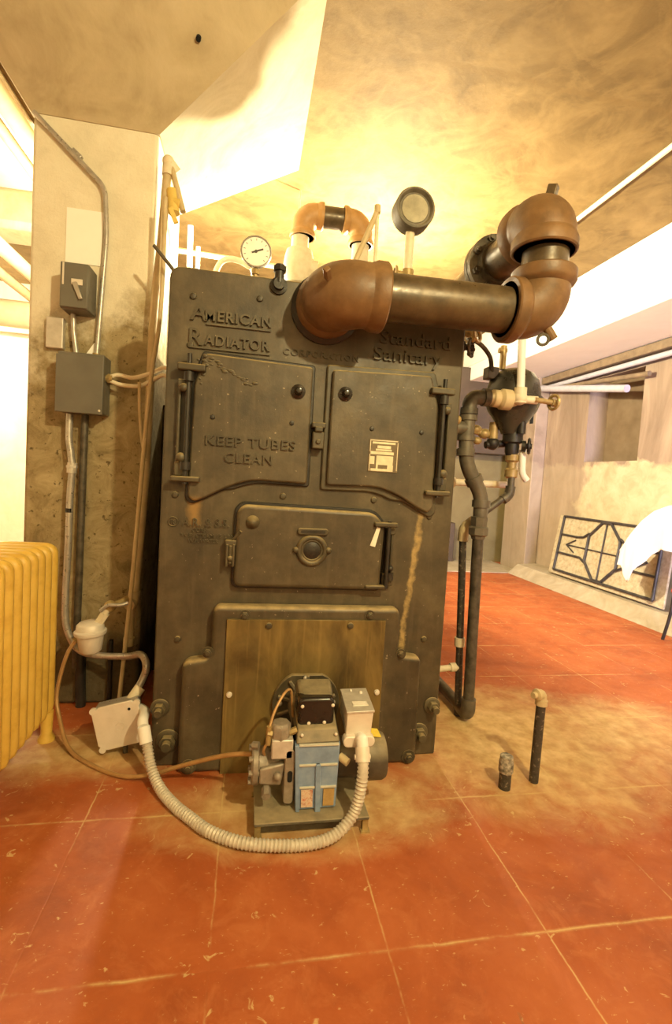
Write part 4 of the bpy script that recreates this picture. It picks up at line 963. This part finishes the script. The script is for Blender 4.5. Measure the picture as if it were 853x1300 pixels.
# iron grille leaning on the right wall
gr = thing('iron_grille', (4.3, 2.9, 0), 'black ornamental iron grille on a pale board leaning against the right wall', 'grille')
def gp_(u, v, off=0.):
    """u runs along the wall from the far end to the near end, v up the leaning face"""
    y = 3.58 - u
    p0 = V((4.245, y, .215)); p1 = V((4.435, y + .13, .89))
    nrm = V((-(p1 - p0).z, 0, (p1 - p0).x)).normalized()
    return p0 + (p1 - p0) * v + nrm * off
W_ = 1.56
obj('backing_board', MB().hexa([gp_(-.12, -.075, -.006), gp_(W_ + .12, -.075, -.006), gp_(W_ + .12, -.075, -.03), gp_(-.12, -.075, -.03)], [gp_(-.12, 1.02, -.006), gp_(W_ + .12, 1.02, -.006), gp_(W_ + .12, 1.02, -.03), gp_(-.12, 1.02, -.03)]), 'board', gr, .01)
fr = MB()
for a, b_ in (((0, 0), (W_, 0)), ((W_, 0), (W_, 1)), ((W_, 1), (0, 1)), ((0, 1), (0, 0))): fr.cyl(gp_(*a, .012), gp_(*b_, .012), .015, n=8)
obj('outer_frame', fr, 'grille_iron', gr)
oc = [(.52, .72), (.70, .98), (.84, .98), (1.02, .72), (1.02, .28), (.84, .02), (.70, .02), (.52, .28)]
mb = MB()
for i in range(8): mb.cyl(gp_(*oc[i], .012), gp_(*oc[(i + 1) % 8], .012), .015, n=8)
obj('octagon', mb, 'grille_iron', gr)
for pts in (((0, .66), (.32, .66), (.43, .68), (.52, .76)), ((0, .32), (.32, .32), (.43, .32), (.52, .26)),
            ((W_, .66), (1.22, .66), (1.11, .68), (1.02, .76)), ((W_, .32), (1.22, .32), (1.11, .32), (1.02, .26))):
    obj('side_bar', MB().tube([gp_(*p, .012) for p in pts], .013, 8), 'grille_iron', gr)
obj('cross_bar', MB().cyl(gp_(.0 + .14, .49, .008), gp_(W_ - .14, .49, .008), .008, n=8).cyl(gp_(.77, .03, .008), gp_(.77, .97, .008), .008, n=8)
    .cyl(gp_(.14, .49, .008), gp_(.30, .60, .008), .008, n=8).cyl(gp_(.14, .49, .008), gp_(.30, .38, .008), .008, n=8)
    .cyl(gp_(W_ - .14, .49, .008), gp_(W_ - .30, .60, .008), .008, n=8).cyl(gp_(W_ - .14, .49, .008), gp_(W_ - .30, .38, .008), .008, n=8), 'grille_iron', gr)

# chair at the frame edge with a cloth thrown over it
ch = thing('metal_chair', (4.0, 1.4, 0), 'red metal chair at the right edge, mostly hidden by the white cloth', 'chair')
obj('seat', MB().prism(round_rect(3.88, 4.10, .42, .46, .015), 1.12, 1.48), 'red_paint', ch, .01)
for x in (3.90, 4.03):
    for y, dy in ((1.15, -.05), (1.46, .07)):
        obj('leg', MB().tube(catmull([(x, y, .43), (x, y + dy * .3, .22), (x, y + dy, .0)]), .013, 10), 'iron_dark', ch)
obj('backrest', MB().prism(round_rect(4.07, 4.10, .80, 1.13, .01), 1.14, 1.72).cyl((4.085, 1.16, .43), (4.085, 1.16, 1.0), .013).cyl((4.085, 1.46, .43), (4.085, 1.46, 1.0), .013), 'red_paint', ch, .006)
def cloth():
    bm = bmesh.new(); n, m_ = 40, 34; gridv = []
    tops = [(1.15, 1.165), (1.55, 1.17), (1.75, 1.155), (1.92, 1.09), (2.05, .99), (2.16, .86), (2.24, .70)]
    bots = [(1.15, .70), (1.50, .74), (1.72, .76), (1.84, .68), (1.98, .52), (2.07, .37), (2.20, .52)]
    def at(tab, y):
        for (a, za), (b_, zb) in zip(tab, tab[1:]):
            if y <= b_: q = (y - a) / (b_ - a); return za + (zb - za) * q
        return tab[-1][1]
    for i in range(n + 1):
        s = i / n; row = []
        for j in range(m_ + 1):
            t = j / m_; y = 1.15 + 1.09 * t
            zt, zb = at(tops, y), at(bots, y)
            fold = .022 * math.sin(y * 17 + s * 2) + .012 * math.sin(y * 41 - s)
            if s < .25:
                q = s / .25; x = 4.20 - .12 * q; z = zt - .30 * (1 - q) ** 1.5 * (1.0 if t < .55 else .5); x += fold * .3
            else:
                q = (s - .25) / .75; x = 4.06 - .05 * min(1, q * 5) + fold * min(1, q * 3) - .03 * q; z = zt + (zb - zt) * q + .01 * math.sin(q * PI) * math.sin(y * 23)
            row.append(bm.verts.new((x, y, z)))
        gridv.append(row)
    for i in range(n):
        for j in range(m_): bm.faces.new((gridv[i][j], gridv[i][j + 1], gridv[i + 1][j + 1], gridv[i + 1][j]))
    bmesh.ops.smooth_vert(bm, verts=[v for r in gridv[1:-1] for v in r[1:-1]], factor=.5, use_axis_x=True, use_axis_y=True, use_axis_z=True)
    o = MB(); o.bm.free(); o.bm = bm; return o
cl = obj('draped_cloth', cloth(), 'cloth', None, 0, 2, 180)
so_ = cl.modifiers.new('thick', 'SOLIDIFY'); so_.thickness = .006
tag(cl, 'white cloth thrown over the chair back at the right edge, one corner hanging low', 'cloth')

# ================================================================ FAR LEFT
for p0, p1, r, mt, lab in (((-1.10, -3.0, 3.20), (-1.12, 4.8, 3.20), .055, 'ins_pipe', 'pale insulated pipe overhead at the upper left corner, nearest the column'),
        ((-1.22, -3.0, 3.19), (-1.24, 4.8, 3.19), .035, 'tin', 'thinner tan pipe overhead beside the pale insulated pipe, upper left'),
        ((-1.72, -2.0, 2.92), (-1.74, 4.8, 2.92), .06, 'ins_pipe', 'pale pipe slanting down behind the column left edge, above the thick level pipe'),
        ((-1.92, -2.0, 2.86), (-1.94, 4.8, 2.86), .045, 'tin', 'tan pipe slanting behind the column left edge, leftmost of the slanting pipes')):
    t = thing('overhead_pipe', (p0[0], 1.0, p0[2] - r), lab, 'pipe', 'overhead pipes on the far left')
    obj('tube', MB().cyl(p0, p1, r), mt, t)
    obj('hanger', MB().cyl((p0[0], -.5, p0[2]), (p0[0], -.5, ZC), .006).torus((p0[0], -.5, p0[2]), (0, 1, 0), r + .004, .005, 20, 6), 'dull_iron', t)
tag(obj('insulated_duct', MB().cyl((XL, 3.6, 2.72), (-1.2, 3.6, 2.68), .135, n=28), 'ins_pipe'), 'thick pale level pipe on the far left behind the column', 'pipe')
tag(obj('level_pipe', MB().cyl((XL, 4.1, 2.62), (-1.2, 4.1, 2.58), .025), 'white_paint'), 'thin white level pipe just below the thick pale one, far left', 'pipe')

for o in list(C.objects):
    if 'label' in o:
        for k_, g in (('riser_pipe', 'thin white risers behind the boiler'), ('cable', 'cream cables from the large grey box'), ('wall_pipe', 'pipes along the right wall'), ('hand_valve', 'valves on the boiler right edge')):
            if o.name.split('.')[0] == k_: o['group'] = g

# ================================================================ LIGHTS
def point(name, loc, e, col, r=.05):
    l = bpy.data.lights.new(name, 'POINT'); l.energy = e; l.color = col; l.shadow_soft_size = r
    o = bpy.data.objects.new(name, l); C.objects.link(o); o.location = loc; return o
WARM = (1.0, .83, .43)
WARM2 = (1.0, .86, .55)
point('bulb_front', (1.45, -2.5, 2.85), 215, WARM, .05)
point('bulb_behind_boiler', (1.42, 2.25, 2.57), 470, WARM2, .06)
point('bulb_behind_column', (-.02, 1.78, 2.60), 85, WARM2, .05)
point('bulb_far_left', (-1.05, 1.85, 2.45), 110, WARM2, .06)
point('bulb_far_corner', (-3.2, 4.2, 2.4), 90, WARM2, .08)
def area(name, loc, rot, sx, sy, e, col):
    l = bpy.data.lights.new(name, 'AREA'); l.shape = 'RECTANGLE'; l.size = sx; l.size_y = sy; l.energy = e; l.color = col
    o = bpy.data.objects.new(name, l); C.objects.link(o); o.location = loc; o.rotation_euler = rot; return o
# added bluish daylight panel, unseen, before the solid front wall behind the camera
day = area('added_daylight', (3.1, -4.1, 1.3), (0, 0, 0), 1.3, 2.2, 48, (.74, .72, 1.0))
day.rotation_euler = (V((4.3, 4.2, 1.3)) - V((3.1, -4.1, 1.3))).to_track_quat('-Z', 'Y').to_euler()
day.data.spread = math.radians(50)
wd = bpy.data.worlds.new('World'); bpy.context.scene.world = wd; wd.use_nodes = True
wd.node_tree.nodes['Background'].inputs[0].default_value = (1, .85, .6, 1)
wd.node_tree.nodes['Background'].inputs[1].default_value = .05

# ================================================================ CAMERA
f, yaw, pit, rol, X, Y, Z = 618.02, .179736, -.0553345, .0605797, .338319, -2.012958, 1.221959
fw = V((math.sin(yaw) * math.cos(pit), math.cos(yaw) * math.cos(pit), math.sin(pit)))
r_ = fw.cross(V((0, 0, 1))).normalized(); u_ = r_.cross(fw)
c_, s_ = math.cos(rol), math.sin(rol)
rt, up = r_ * c_ + u_ * s_, u_ * c_ - r_ * s_
cam = bpy.data.cameras.new('camera'); co = bpy.data.objects.new('camera', cam); C.objects.link(co)
mw = Matrix((rt, up, -fw)).transposed().to_4x4(); mw.translation = V((X, Y, Z)); co.matrix_world = mw
cam.sensor_fit = 'AUTO'; cam.sensor_width = 36; cam.lens = f / 1300 * 36; cam.shift_y = -10 / 1300
cam.clip_start = .02
sc = bpy.context.scene; sc.camera = co
sc.view_settings.view_transform = 'Standard'; sc.view_settings.look = 'None'
sc.view_settings.gamma = 1; sc.view_settings.use_curve_mapping = False; sc.view_settings.exposure = 0.6
